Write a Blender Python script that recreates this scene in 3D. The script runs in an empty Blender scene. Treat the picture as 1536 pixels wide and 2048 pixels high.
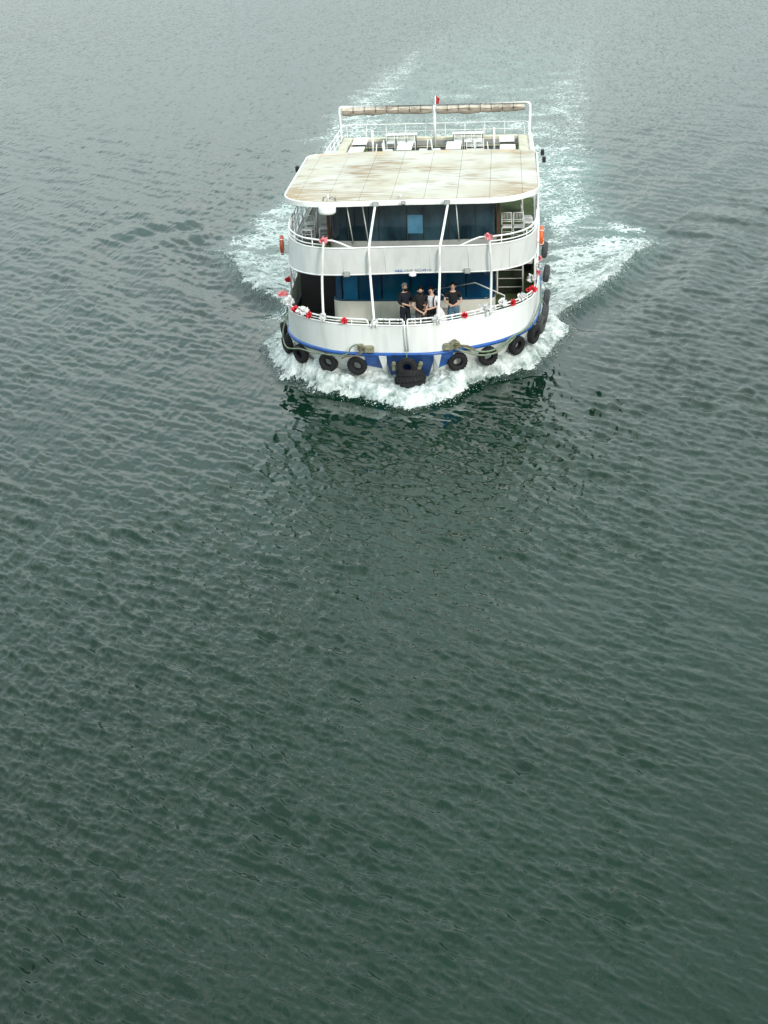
import bpy, bmesh, math, random
import numpy as np
from mathutils import Vector, Matrix, Euler
random.seed(7); np.random.seed(7)
R = math.radians
S = bpy.context.scene
C = S.collection

# ------------------------------------------------------------------ camera
CAM = Vector((3.388, -52.6191, 17.7068)); YAW, PITCH, ROLL, FPX = -.0835, .3962, -.037, 3195.3
fw = Vector((math.sin(YAW)*math.cos(PITCH), math.cos(YAW)*math.cos(PITCH), -math.sin(PITCH)))
rt = Vector((math.cos(YAW), -math.sin(YAW), 0)); up = rt.cross(fw)
rr = rt*math.cos(ROLL)+up*math.sin(ROLL); uu = -rt*math.sin(ROLL)+up*math.cos(ROLL)
cd = bpy.data.cameras.new('camera'); cam = bpy.data.objects.new('camera', cd); C.objects.link(cam)
cam.matrix_world = Matrix(((rr.x, uu.x, -fw.x, CAM.x), (rr.y, uu.y, -fw.y, CAM.y), (rr.z, uu.z, -fw.z, CAM.z), (0, 0, 0, 1)))
cd.sensor_fit = 'VERTICAL'; cd.sensor_height = 24; cd.lens = FPX/2048*24
cd.clip_start = .5; cd.clip_end = 9000
S.camera = cam

# ------------------------------------------------------------------ light
SUN_EL, SUN_AZ = 27, 34          # azimuth measured from -y (towards the camera) to +x
w = bpy.data.worlds.new('World'); S.world = w; w.use_nodes = True
nt = w.node_tree; nt.nodes.clear()
def N(t, typ, **k):
    n = t.nodes.new(typ)
    for a, b in k.items(): setattr(n, a, b)
    return n
out = N(nt, 'ShaderNodeOutputWorld'); bg = N(nt, 'ShaderNodeBackground'); bg.inputs[1].default_value = .14
sky = N(nt, 'ShaderNodeTexSky', sky_type='NISHITA'); sky.sun_disc = False
sky.sun_elevation = R(SUN_EL); sky.sun_rotation = R(180-SUN_AZ); sky.air_density = 1.2; sky.dust_density = 2.5
tc = N(nt, 'ShaderNodeTexCoord'); mp = N(nt, 'ShaderNodeMapping'); mp.inputs['Scale'].default_value = (1, 1, 3.2)
nz = N(nt, 'ShaderNodeTexNoise'); nz.inputs['Scale'].default_value = 2.1; nz.inputs['Detail'].default_value = 6; nz.inputs['Roughness'].default_value = .55
rp = N(nt, 'ShaderNodeValToRGB'); rp.color_ramp.elements[0].position = .28; rp.color_ramp.elements[0].color = (.62, .62, .62, 1)
rp.color_ramp.elements[1].position = .62; rp.color_ramp.elements[1].color = (1, 1, 1, 1)
cl = N(nt, 'ShaderNodeTexNoise'); cl.inputs['Scale'].default_value = 3.3; cl.inputs['Detail'].default_value = 4
cr = N(nt, 'ShaderNodeValToRGB'); cr.color_ramp.elements[0].position = .36; cr.color_ramp.elements[0].color = (4.9, 6.4, 6.5, 1)
cr.color_ramp.elements[1].position = .64; cr.color_ramp.elements[1].color = (8.3, 9.0, 8.7, 1)
mx = N(nt, 'ShaderNodeMix', data_type='RGBA')
L = nt.links.new
L(tc.outputs['Generated'], mp.inputs[0]); L(mp.outputs[0], nz.inputs[0]); L(mp.outputs[0], cl.inputs[0])
L(nz.outputs[0], rp.inputs[0]); L(cl.outputs[0], cr.inputs[0])
L(rp.outputs[0], mx.inputs[0]); L(sky.outputs[0], mx.inputs[6]); L(cr.outputs[0], mx.inputs[7])
gz = N(nt, 'ShaderNodeSeparateXYZ'); L(tc.outputs['Generated'], gz.inputs[0])
gr = N(nt, 'ShaderNodeMapRange'); gr.inputs[1].default_value = 0; gr.inputs[2].default_value = .75; gr.inputs[3].default_value = .72; gr.inputs[4].default_value = 1.72; L(gz.outputs[2], gr.inputs[0])
vm = N(nt, 'ShaderNodeVectorMath', operation='SCALE'); L(mx.outputs[2], vm.inputs[0]); L(gr.outputs[0], vm.inputs['Scale'])
L(vm.outputs[0], bg.inputs[0]); L(bg.outputs[0], out.inputs[0])
sd = bpy.data.lights.new('sun', 'SUN'); sd.energy = 1.9; sd.angle = R(12); sd.color = (1, .96, .9)
sun = bpy.data.objects.new('sun', sd); C.objects.link(sun)
sdir = Vector((math.sin(R(SUN_AZ))*math.cos(R(SUN_EL)), -math.cos(R(SUN_AZ))*math.cos(R(SUN_EL)), math.sin(R(SUN_EL))))
sun.rotation_euler = sdir.to_track_quat('Z', 'Y').to_euler()
S.view_settings.view_transform = 'Standard'; S.view_settings.look = 'None'; S.view_settings.gamma = 1
S.view_settings.use_curve_mapping = False; S.view_settings.exposure = .22

# ------------------------------------------------------------------ materials
def mat(name, col, rough=.5, var=.0, vscale=3, metal=0, bump=0, bscale=40, col2=None, spec=.5, stretch=(1, 1, 1), lo=.4, hi=.7):
    m = bpy.data.materials.new(name); m.use_nodes = True; t = m.node_tree; p = t.nodes['Principled BSDF']
    p.inputs['Base Color'].default_value = (*col, 1); p.inputs['Roughness'].default_value = rough
    p.inputs['Metallic'].default_value = metal; p.inputs['Specular IOR Level'].default_value = spec
    g = t.nodes.new('ShaderNodeNewGeometry'); q = t.nodes.new('ShaderNodeMapping'); q.inputs['Scale'].default_value = stretch
    t.links.new(g.outputs['Position'], q.inputs[0])
    if var or col2:
        n = t.nodes.new('ShaderNodeTexNoise'); n.inputs['Scale'].default_value = vscale; n.inputs['Detail'].default_value = 6
        r = t.nodes.new('ShaderNodeValToRGB'); c2 = col2 or tuple(c*(1-var) for c in col)
        r.color_ramp.elements[0].position = lo; r.color_ramp.elements[0].color = (*col, 1)
        r.color_ramp.elements[1].position = hi; r.color_ramp.elements[1].color = (*c2, 1)
        t.links.new(q.outputs[0], n.inputs[0]); t.links.new(n.outputs[0], r.inputs[0]); t.links.new(r.outputs[0], p.inputs['Base Color'])
    if bump:
        n = t.nodes.new('ShaderNodeTexNoise'); n.inputs['Scale'].default_value = bscale; n.inputs['Detail'].default_value = 4
        b = t.nodes.new('ShaderNodeBump'); b.inputs['Strength'].default_value = bump; b.inputs['Distance'].default_value = .02
        t.links.new(q.outputs[0], n.inputs[0]); t.links.new(n.outputs[0], b.inputs['Height']); t.links.new(b.outputs[0], p.inputs['Normal'])
    return m
M = {}
M['white'] = mat('white_paint', (.76, .77, .76), .38, col2=(.62, .63, .60), vscale=2.2, stretch=(1.6, 1.6, .22), bump=.3, bscale=1.1, lo=.46, hi=.82)
M['rail'] = mat('white_rail_paint', (.82, .82, .81), .35, var=.15, vscale=5)
M['cream'] = mat('cream_wall', (.78, .77, .70), .5, var=.1, vscale=2, stretch=(3, 3, .6))
M['grey'] = mat('grey_sill', (.30, .30, .29), .6, var=.2)
M['blue'] = mat('blue_paint', (.015, .10, .38), .35, col2=(.02, .06, .2), vscale=4, bump=.15, bscale=8)
M['darkblue'] = mat('deep_blue_paint', (.008, .04, .15), .4, col2=(.006, .02, .07), vscale=3)
M['green'] = mat('green_deck', (.075, .115, .028), .95, col2=(.04, .065, .02), vscale=2.2, bump=.3, bscale=60)
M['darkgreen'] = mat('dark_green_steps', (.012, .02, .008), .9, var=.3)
M['glass'] = mat('dark_glass', (.004, .012, .022), .06, col2=(.022, .05, .07), vscale=.9, stretch=(1.6, 1, .6), lo=.42, hi=.66)  # paler noise patches painted in as reflections on the glass
M['glassblue'] = mat('navy_glass', (.004, .045, .12), .08, col2=(.006, .10, .18), vscale=1.5, stretch=(1, 1, .3))
M['tint'] = mat('blue_film', (.015, .17, .36), .15, var=.3, vscale=3)
M['sky'] = mat('sky_view_pane', (.07, .20, .32), .12, var=.2, vscale=3)  # sky seen through to the back glass, painted onto one pane
M['frame'] = mat('dark_frame', (.02, .022, .025), .4)
M['wood'] = mat('brown_wood', (.10, .035, .02), .5, var=.4, vscale=8)
M['tyre'] = mat('tyre_rubber', (.006, .006, .008), .85, col2=(.02, .02, .021), vscale=7, bump=.5, bscale=30, lo=.5, hi=.9)
M['tyregrey'] = mat('worn_tyre_rubber', (.06, .062, .065), .8, var=.4, vscale=9, bump=.5, bscale=30)
M['orange'] = mat('orange_plastic', (.72, .13, .03), .45, var=.2, vscale=6)
M['redring'] = mat('faded_red_plastic', (.42, .07, .03), .45, var=.3, vscale=6)
M['beige'] = mat('beige_bench', (.62, .58, .46), .6, col2=(.45, .41, .31), vscale=3)
M['canvas'] = mat('canvas', (.34, .29, .24), .9, col2=(.20, .165, .13), vscale=3, stretch=(1, 1, 4), bump=.6, bscale=9)
M['canvaslight'] = mat('canvas_pale', (.52, .47, .39), .9, col2=(.40, .33, .27), vscale=5)
M['table'] = mat('white_table', (.86, .86, .86), .35)
M['chair'] = mat('white_chair', (.78, .80, .78), .4, var=.15, vscale=9)
M['cushion'] = mat('pale_cushion', (.6, .6, .6), .8)
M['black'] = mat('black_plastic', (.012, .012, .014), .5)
M['lamp'] = mat('grey_lamp', (.25, .26, .26), .4, metal=.3, var=.3, vscale=20)
M['brownlamp'] = mat('brown_lamp', (.14, .09, .08), .5)
M['rope'] = mat('green_rope', (.13, .20, .14), .9, col2=(.26, .27, .18), vscale=6, bump=.8, bscale=50)
M['ropebrown'] = mat('brown_rope', (.20, .16, .09), .9, col2=(.07, .05, .04), vscale=9, bump=.8, bscale=50)
M['bollard'] = mat('mossy_steel', (.13, .13, .07), .7, col2=(.27, .26, .18), vscale=14)
M['red'] = mat('red_tulle', (.62, .012, .03), .8, col2=(.80, .08, .10), vscale=14)
M['pink'] = mat('pink_tulle', (.72, .16, .2), .8, col2=(.8, .5, .5), vscale=12)
M['tulle'] = mat('white_tulle', (.78, .78, .78), .9)
M['flagred'] = mat('red_flag', (.5, .01, .015), .7)
M['skin'] = mat('skin', (.68, .42, .31), .55, var=.1, vscale=10)
M['hair'] = mat('dark_hair', (.015, .011, .009), .6)
M['cap'] = mat('grey_cap', (.40, .40, .42), .7)
M['navycloth'] = mat('navy_cloth', (.008, .012, .022), .85, var=.3, vscale=12, bump=.4, bscale=18)
M['blackcloth'] = mat('black_cloth', (.007, .007, .009), .85, bump=.4, bscale=18)
M['whitecloth'] = mat('white_cloth', (.74, .73, .76), .85, bump=.5, bscale=16)
M['jeans'] = mat('blue_jeans', (.05, .13, .2), .85, col2=(.12, .25, .33), vscale=9, bump=.4, bscale=18)
M['greytrousers'] = mat('grey_trousers', (.05, .048, .055), .85, var=.3, vscale=14)
M['plank'] = mat('grey_planks', (.33, .34, .31), .8, var=.3, vscale=5, stretch=(1, .3, 1))
M['tan'] = mat('tan_canvas', (.36, .31, .23), .85, var=.3, vscale=9)
M['blueletter'] = mat('blue_lettering', (.04, .10, .38), .6)
M['greyletter'] = mat('grey_lettering', (.25, .26, .28), .6)
M['seam'] = mat('roof_seam', (.26, .21, .15), .9, var=.4, vscale=6)

def roof_material():
    m = bpy.data.materials.new('stained_roof'); m.use_nodes = True; t = m.node_tree; p = t.nodes['Principled BSDF']
    p.inputs['Roughness'].default_value = .7
    g = N(t, 'ShaderNodeNewGeometry')
    def noise(scale, det, st, w0=0):
        q = N(t, 'ShaderNodeMapping'); q.inputs['Scale'].default_value = st; q.inputs['Location'].default_value = (w0, w0*2, 0)
        n = N(t, 'ShaderNodeTexNoise'); n.inputs['Scale'].default_value = scale; n.inputs['Detail'].default_value = det
        t.links.new(g.outputs['Position'], q.inputs[0]); t.links.new(q.outputs[0], n.inputs[0]); return n.outputs[0]
    def ramp(src, a, b, c0=0, c1=1):
        r = N(t, 'ShaderNodeMapRange'); r.inputs[1].default_value = a; r.inputs[2].default_value = b
        r.inputs[3].default_value = c0; r.inputs[4].default_value = c1; t.links.new(src, r.inputs[0]); return r.outputs[0]
    def mul(a, b):
        k = N(t, 'ShaderNodeMath', operation='MULTIPLY'); t.links.new(a, k.inputs[0]); t.links.new(b, k.inputs[1]); return k.outputs[0]
    def mix(f, a, b):
        k = N(t, 'ShaderNodeMix', data_type='RGBA'); t.links.new(f, k.inputs[0])
        for i, v in ((6, a), (7, b)):
            if isinstance(v, tuple): k.inputs[i].default_value = (*v, 1)
            else: t.links.new(v, k.inputs[i])
        return k.outputs[2]
    big = ramp(noise(.45, 3, (1, 1, 1)), .40, .62)
    streak = ramp(noise(1.0, 5, (.7, 4.5, 1), 3), .42, .60)
    fine = ramp(noise(2.6, 6, (.6, 4.2, 1), 9), .5, .66)
    c = mix(big, (.53, .515, .465), (.465, .425, .345))
    c = mix(mul(streak, ramp(noise(.5, 2, (1, 1, 1), 5), .48, .64)), c, (.30, .215, .13))
    c = mix(mul(fine, ramp(noise(.8, 2, (1, 1, 1), 7), .45, .65)), c, (.20, .125, .07))
    # rust gathers round the rim
    sx = N(t, 'ShaderNodeSeparateXYZ'); t.links.new(g.outputs['Position'], sx.inputs[0])
    ab = N(t, 'ShaderNodeMath', operation='ABSOLUTE'); t.links.new(sx.outputs[0], ab.inputs[0])
    edge = ramp(ab.outputs[0], 2.2, 4.4); fr = ramp(sx.outputs[1], 7.2, 4.0)
    c = mix(mul(mul(edge, fr), ramp(noise(1.6, 6, (1, 2.5, 1), 1), .34, .52)), c, (.30, .175, .075))
    dv = N(t, 'ShaderNodeVectorMath', operation='DISTANCE'); t.links.new(g.outputs['Position'], dv.inputs[0]); dv.inputs[1].default_value = (-2.0, 9.8, 6.04)
    c = mix(mul(ramp(dv.outputs['Value'], 1.7, .4), ramp(noise(1.7, 6, (.6, 3.5, 1), 12), .42, .62)), c, (.22, .135, .075))
    bk = ramp(sx.outputs[1], 12.3, 13.2)
    c = mix(mul(bk, ramp(noise(1.4, 5, (1, 1, 1), 2), .45, .6)), c, (.52, .37, .22))
    t.links.new(c, p.inputs['Base Color'])
    b = N(t, 'ShaderNodeBump'); b.inputs['Strength'].default_value = .5; b.inputs['Distance'].default_value = .04
    t.links.new(noise(1.2, 4, (.8, 2.5, 1), 4), b.inputs['Height']); t.links.new(b.outputs[0], p.inputs['Normal'])
    return m
M['roof'] = roof_material()

# ------------------------------------------------------------------ mesh helpers
class MB:
    def __init__(s): s.v = []; s.f = []; s.smooth = []
    def add(s, v, f, smooth=False):
        o = len(s.v); s.v += [tuple(p) for p in v]; s.f += [tuple(i+o for i in q) for q in f]; s.smooth += [smooth]*len(f)
    def box(s, x0, x1, y0, y1, z0, z1, m=None):
        v = [(x, y, z) for z in (z0, z1) for y in (y0, y1) for x in (x0, x1)]
        if m is not None: v = [tuple(m @ Vector(p)) for p in v]
        s.add(v, [(0, 2, 3, 1), (4, 5, 7, 6), (0, 1, 5, 4), (2, 6, 7, 3), (0, 4, 6, 2), (1, 3, 7, 5)])
    def bevbox(s, x0, x1, y0, y1, z0, z1, b=.02, m=None):
        # box with chamfered vertical edges and top
        def ring(d, z): return [(x0+d+b, y0+d, z), (x1-d-b, y0+d, z), (x1-d, y0+d+b, z), (x1-d, y1-d-b, z), (x1-d-b, y1-d, z), (x0+d+b, y1-d, z), (x0+d, y1-d-b, z), (x0+d, y0+d+b, z)]
        v = ring(0, z0)+ring(0, z1-b)+ring(b, z1)
        f = [tuple(range(7, -1, -1)), tuple(range(16, 24))]
        for k in (0, 8):
            for i in range(8): f.append((k+i, k+(i+1) % 8, k+8+(i+1) % 8, k+8+i))
        if m is not None: v = [tuple(m @ Vector(p)) for p in v]
        s.add(v, f)
    def tube(s, pts, r, n=8, closed=False, cap=True):
        pts = [Vector(p) for p in pts]; k = len(pts); rs = r if isinstance(r, (list, tuple)) else [r]*k
        v = []; ref = None
        for i, p in enumerate(pts):
            if closed: t = pts[(i+1) % k]-pts[i-1]
            else: t = pts[min(i+1, k-1)]-pts[max(i-1, 0)]
            if t.length < 1e-9: t = Vector((0, 0, 1))
            t.normalize()
            if ref is None: ref = Vector((0, 0, 1)) if abs(t.z) < .9 else Vector((1, 0, 0))
            a = t.cross(ref)
            if a.length < 1e-4: ref = Vector((1, 0, 0)) if abs(t.x) < .9 else Vector((0, 1, 0)); a = t.cross(ref)
            a.normalize(); b = t.cross(a); ref = -b if False else ref
            for j in range(n):
                q = 2*math.pi*j/n; v.append(tuple(p+(a*math.cos(q)+b*math.sin(q))*rs[i]))
        f = []
        for i in range(k if closed else k-1):
            i2 = (i+1) % k
            for j in range(n): f.append((i*n+j, i*n+(j+1) % n, i2*n+(j+1) % n, i2*n+j))
        if cap and not closed: f.append(tuple(range(n-1, -1, -1))); f.append(tuple(range((k-1)*n, k*n)))
        s.add(v, f, True)
    def lathe(s, prof, n=24, m=None, closed=False):
        v = [(r*math.cos(2*math.pi*j/n), r*math.sin(2*math.pi*j/n), z) for r, z in prof for j in range(n)]
        f = []; k = len(prof)
        for i in range(k if closed else k-1):
            i2 = (i+1) % k
            for j in range(n): f.append((i*n+j, i*n+(j+1) % n, i2*n+(j+1) % n, i2*n+j))
        if m is not None: v = [tuple(m @ Vector(p)) for p in v]
        s.add(v, f, True)
    def prism(s, outline, z0, z1):
        k = len(outline); v = [(x, y, z0) for x, y in outline]+[(x, y, z1) for x, y in outline]
        f = [tuple(range(k-1, -1, -1)), tuple(range(k, 2*k))]+[(i, (i+1) % k, k+(i+1) % k, k+i) for i in range(k)]
        s.add(v, f)
    def mesh(s, name):
        me = bpy.data.meshes.new(name); me.from_pydata(s.v, [], s.f); me.update()
        me.polygons.foreach_set('use_smooth', s.smooth)
        bm = bmesh.new(); bm.from_mesh(me); bmesh.ops.recalc_face_normals(bm, faces=bm.faces); bm.to_mesh(me); bm.free()
        return me
    def build(s, name, m, parent=None):
        o = bpy.data.objects.new(name, s.mesh(name)); o.data.materials.append(m); C.objects.link(o)
        if parent: o.parent = parent
        return o
def tag(o, label=None, cat=None, group=None, kind=None):
    for k, v in (('label', label), ('category', cat), ('group', group), ('kind', kind)):
        if v: o[k] = v
    return o
def empty(name, loc=(0, 0, 0), rz=0):
    o = bpy.data.objects.new(name, None); o.empty_display_size = .2; C.objects.link(o); o.location = loc; o.rotation_euler = (0, 0, rz); return o
def copy_tree(o, parent=None):
    c = o.copy(); C.objects.link(c)
    if parent is not None: c.parent = parent
    for ch in list(o.children): copy_tree(ch, c)
    return c
def catmull(p, n=6):
    p = [Vector(q) for q in p]; o = []
    for i in range(len(p)-1):
        a, b, c, d = p[max(i-1, 0)], p[i], p[i+1], p[min(i+2, len(p)-1)]
        for k in range(n):
            t = k/n; o.append(.5*((2*b)+(c-a)*t+(2*a-5*b+4*c-d)*t*t+(3*b-a-3*c+d)*t**3))
    o.append(p[-1]); return o
def resample(p, n):
    p = np.array([tuple(q) for q in p], float); s = np.r_[0, np.cumsum(np.linalg.norm(np.diff(p, axis=0), axis=1))]
    u = np.linspace(0, s[-1], n); return np.stack([np.interp(u, s, p[:, k]) for k in range(p.shape[1])], 1)
def sub(p, a, b):       # part of an outline between x=a and x=b (front part only, increasing x)
    return [q for q in p if a <= q[0] <= b]

# ------------------------------------------------------------------ outlines (x, y), port to starboard round the bow
def ol(p): return [tuple(v[:2]) for v in catmull([(a, b, 0) for a, b in p], 6)]
MAIN = ol([(-4.45, 26.5), (-4.66, 20), (-4.70, 14), (-4.64, 7), (-4.50, 3.6), (-4.31, 2.2), (-3.93, 1.45), (-3.47, .98), (-2.86, .52), (-2.28, .26), (-1.23, .03), (0, -.09), (.97, .13), (1.92, .68), (2.82, 1.36), (3.71, 2.25), (4.12, 2.95), (4.42, 3.95), (4.62, 7), (4.72, 14), (4.66, 20), (4.45, 26.5)])
RAIL = ol([(-4.47, 26.5), (-4.68, 20), (-4.72, 14), (-4.68, 7), (-4.58, 4.2), (-4.48, 3.05), (-4.13, 2.1), (-3.66, 1.4), (-3.08, .83), (-2.46, .42), (-1.62, .18), (-.67, .1), (.08, .05), (.92, .13), (1.68, .50), (2.42, .95), (3.09, 1.46), (3.60, 2.07), (3.96, 2.6), (4.26, 3.35), (4.52, 4.6), (4.66, 7), (4.74, 14), (4.68, 20), (4.47, 26.5)])
BTOP = ol([(-4.45, 5.2), (-4.40, 4.0), (-4.28, 2.9), (-4.06, 2.2), (-3.78, 1.62), (-3.41, 1.18), (-2.75, .84), (-1.98, .76), (-1.2, .82), (0, .86), (1.2, .88), (1.98, .88), (2.79, .98), (3.34, 1.2), (3.81, 1.6), (4.20, 2.22), (4.42, 3.1), (4.5, 4.0), (4.52, 5.2)])
BBOT = ol([(-4.48, 5.2), (-4.43, 4.0), (-4.33, 2.9), (-4.14, 2.2), (-3.86, 1.72), (-3.46, 1.34), (-3.0, 1.12), (-2.1, 1.05), (-1.2, 1.1), (0, 1.2), (1.2, 1.22), (2.1, 1.22), (3.01, 1.34), (3.62, 1.74), (4.08, 2.3), (4.36, 3.1), (4.48, 4.0), (4.54, 5.2)])
ROOFF = ol([(-4.68, 5.6), (-4.64, 5.0), (-4.50, 4.5), (-4.19, 4.02), (-3.7, 3.68), (-3.0, 3.52), (-1.8, 3.56), (-.3, 3.66), (1.2, 3.66), (2.6, 3.66), (3.2, 3.76), (3.7, 4.02), (4.2, 4.58), (4.5, 5.1), (4.63, 5.7)])
ROOFB = ol([(-4.70, 12.4), (-4.66, 12.75), (-4.5, 13.0), (-4.1, 13.2), (-3, 13.3), (0, 13.4), (3, 13.3), (4.0, 13.2), (4.45, 13.0), (4.62, 12.7), (4.66, 12.3)])
ZB0, ZB1, ZU0, ZU1, ZR = 1.52, 2.52, 4.03, 5.03, 6.03
ZD, ZF = 1.45, 4.1      # main deck floor, upper deck floor

ferry = tag(empty('ferry'), 'white two-deck passenger ferry with stained cream roof and blue rubbing strake ploughing towards the viewer', 'ferry')

def wall(mb, o0, z0, o1, z1, th=.05, n=160, a=0., b=1.):
    """lofted curved plate between two outlines, a..b of its length"""
    p0 = resample(o0, n*4); p1 = resample(o1, n*4); i0 = int(a*(n*4-1)); i1 = int(b*(n*4-1)); idx = np.unique(np.linspace(i0, i1, max(3, int(n*(b-a)))).astype(int))
    def inward(p):
        t = np.gradient(p, axis=0); t /= np.linalg.norm(t, axis=1)[:, None]+1e-9; return p+np.stack([-t[:, 1], t[:, 0]], 1)*th
    q0, q1 = inward(p0), inward(p1); v = []
    for i in idx:
        v += [(*p0[i], z0), (*p1[i], z1), (*q1[i], z1), (*q0[i], z0)]
    f = []; k = len(idx)
    for i in range(k-1):
        for j in range(4): f.append((i*4+j, i*4+(j+1) % 4, (i+1)*4+(j+1) % 4, (i+1)*4+j))
    f += [(3, 2, 1, 0), (4*k-4, 4*k-3, 4*k-2, 4*k-1)]
    mb.add(v, f, True)
def along(o, z, n, a, b, inset=0.):
    p = resample(o, 2000); t = np.gradient(p, axis=0); t /= np.linalg.norm(t, axis=1)[:, None]+1e-9
    p = p+np.stack([-t[:, 1], t[:, 0]], 1)*inset; idx = np.linspace(a*1999, b*1999, n).astype(int)
    return [(p[i][0], p[i][1], z) for i in idx]
def tpar(o, x=None, y=None, side=0):
    """length parameter where the front part of the outline has this x (or, on a side, this y)"""
    p = resample(o, 2000)
    if x is not None:
        c = [(abs(p[i][0]-x)+ (0 if p[i][1] < 6 else 50), i) for i in range(2000)]
    else:
        c = [(abs(p[i][1]-y)+(0 if (p[i][0] > 0) == (side > 0) else 50), i) for i in range(2000)]
    return min(c)[1]/1999
def ypoint(o, x):
    p = resample(o, 2000); i = int(tpar(o, x)*1999); return p[i][1]
def sharp(o, ang=35):
    o.data.polygons.foreach_set('use_smooth', [True]*len(o.data.polygons))
    for e in (): pass
    try: o.data.set_sharp_from_angle(angle=R(ang))
    except Exception: pass
    return o

# ------------------------------------------------------------------ hull
mb = MB()
def shrink(o, d, dy):
    return [(x*(1-d), y+dy*(1 if y < 9 else 9/max(y, 9))) for x, y in o]
levels = [(RAIL, ZB0-.02), (shrink(RAIL, .015, .10), 1.25), (shrink(RAIL, .05, .45), .75), (shrink(RAIL, .09, .95), .25), (shrink(RAIL, .13, 1.5), -.5), (shrink(RAIL, .2, 2.2), -1.0)]
n = 140; v = []; f = []
for o, z in levels:
    for p in resample(o, n): v.append((p[0], p[1], z))
for k in range(len(levels)-1):
    for i in range(n-1): f.append((k*n+i, k*n+i+1, (k+1)*n+i+1, (k+1)*n+i))
f.append(tuple(k*n for k in range(len(levels)))+tuple(k*n+n-1 for k in range(len(levels)-1, -1, -1)))
mb.add(v, f, True); sharp(mb.build('hull', M['white'], ferry))
# projecting blue stem box with white flared brackets
mb = MB()
sec = [(1.46, -.02, .74, .92), (1.1, .05, .72, .85), (.6, .3, .62, .7), (.0, .7, .5, .55), (-.6, 1.2, .4, .4)]
v = []
for z, y, wl, wr in sec: v += [(-wl, y+.12, z), (-wl*.55, y, z), (wr*.55, y, z), (wr, y+.12, z), (wr+.1, y+2.0, z), (-wl-.1, y+2.0, z)]
f = []
for k in range(len(sec)-1):
    for j in range(6): f.append((k*6+j, k*6+(j+1) % 6, (k+1)*6+(j+1) % 6, (k+1)*6+j))
f += [tuple(range(6)), tuple(range(24, 30))]
mb.add(v, f); mb.build('stem', M['darkblue'], ferry)
def hullpanel(name, pts, m, y_off):
    mb = MB(); k = len(pts)
    v = [(x, y-y_off, z) for x, y, z in pts]+[(x, y-y_off+.06, z) for x, y, z in pts]
    mb.add(v, [tuple(range(k)), tuple(range(2*k-1, k-1, -1))]+[(i, (i+1) % k, k+(i+1) % k, k+i) for i in range(k)]); return mb.build(name, m, ferry)
def hy(x, z):   # hull surface y at x and height z
    zz = [l[1] for l in levels]; ys = [min((abs(p[0]-x), p[1]) for p in resample(l[0], 400) if p[1] < 8)[1] for l in levels]
    return float(np.interp(-z, [-q for q in zz], ys))
for s, x0, x1 in ((-1, -.86, -1.50), (1, 1.02, 1.55)):
    hullpanel('bow_panel', [(x0, hy(x0, 1.38), 1.38), (x1, hy(x1, 1.38), 1.38), (x1, hy(x1, 1.0), 1.0), (x0, hy(x0, .82), .82)], M['blue'], .035)
for s, x0 in ((-1, -.78), (1, .93)):
    d = .14*s
    hullpanel('bow_bracket', [(x0-.04*s, hy(x0, 1.42)-.02, 1.42), (x0+d*1.6, hy(x0, 1.42)-.02, 1.42), (x0+d*.8, hy(x0, .9)-.06, .9), (x0-.05*s, hy(x0, .45)-.1, .45)], M['white'], .10)
mb = MB(); mb.tube(along(RAIL, ZB0-.06, 220, 0, 1, .015), .075, 8)
mb.build('rub_rail', M['blue'], ferry)
# main deck
mb = MB(); o = resample(shrink(MAIN, .03, .16), 120); mb.prism([tuple(p) for p in o], ZD-.1, ZD); mb.build('main_deck', M['green'], ferry)
# bulwark in panels with open joints
cuts = [tpar(MAIN, x) for x in (-1.08, -.03, .95)]
edges = [0]+cuts+[1]; g = .00014
pan = MB()
for i in range(4):
    mb = MB(); wall(mb, RAIL, ZB0, MAIN, ZB1, .05, 300, edges[i]+(g if i else 0), edges[i+1]-(g if i < 3 else 0))
    sharp(mb.build('bulwark_panel', M['white'], ferry))
mb = MB(); a, b = tpar(MAIN, -1.25), tpar(MAIN, 1.15)
wall(mb, along(RAIL, 0, 200, 0, 1, .06) and [p[:2] for p in along(RAIL, 0, 200, 0, 1, .06)], ZB0, [p[:2] for p in along(MAIN, 0, 200, 0, 1, .06)], ZB1-.02, .03, 200, a, b)
mb.build('gate_backing', M['grey'], ferry)
mb = MB(); mb.tube(along(MAIN, ZB1+.005, 260, 0, 1, .02), .034, 6); mb.build('bulwark_cap', M['rail'], ferry)
# gate hinge pipes
for x in (-.08, .02):
    mb = MB(); y = ypoint(MAIN, x)
    mb.tube([(x, y-.02, 2.7), (x, y-.05, 2.45), (x+.01, ypoint(RAIL, x)-.05, 1.6)], .022, 6); mb.build('gate_pipe', M['rail'], ferry)
# main deck handrails (in lengths, with rounded ends)
def handrail(o, zt, z0, a, b, name='handrail', r=.03, npost=4, mid=None, inset=.04, ends=(1, 1), n=60):
    mb = MB(); p = along(o, zt, n, a, b, inset)
    if ends[0]: p = [(p[0][0], p[0][1], z0)]+[(p[0][0]*.5+p[1][0]*.5, p[0][1]*.5+p[1][1]*.5, zt-.03)]+p[1:]
    if ends[1]: p = p[:-1]+[(p[-1][0]*.5+p[-2][0]*.5, p[-1][1]*.5+p[-2][1]*.5, zt-.03), (p[-1][0], p[-1][1], z0)]
    mb.tube(p, r, 7)
    h = mb.build(name, M['rail'], ferry)
    for zm in (mid or []):
        m2 = MB(); m2.tube(along(o, zm, n, a, b, inset), r*.7, 6); m2.build('mid_rail', M['rail'], h)
    for k in range(npost):
        t = a+(b-a)*(k+.5)/npost; q = along(o, 0, 2, t, t, inset)[0]
        m2 = MB(); m2.tube([(q[0], q[1], z0), (q[0], q[1], zt)], r*.8, 6); m2.build('rail_post', M['rail'], h)
    return h
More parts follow.
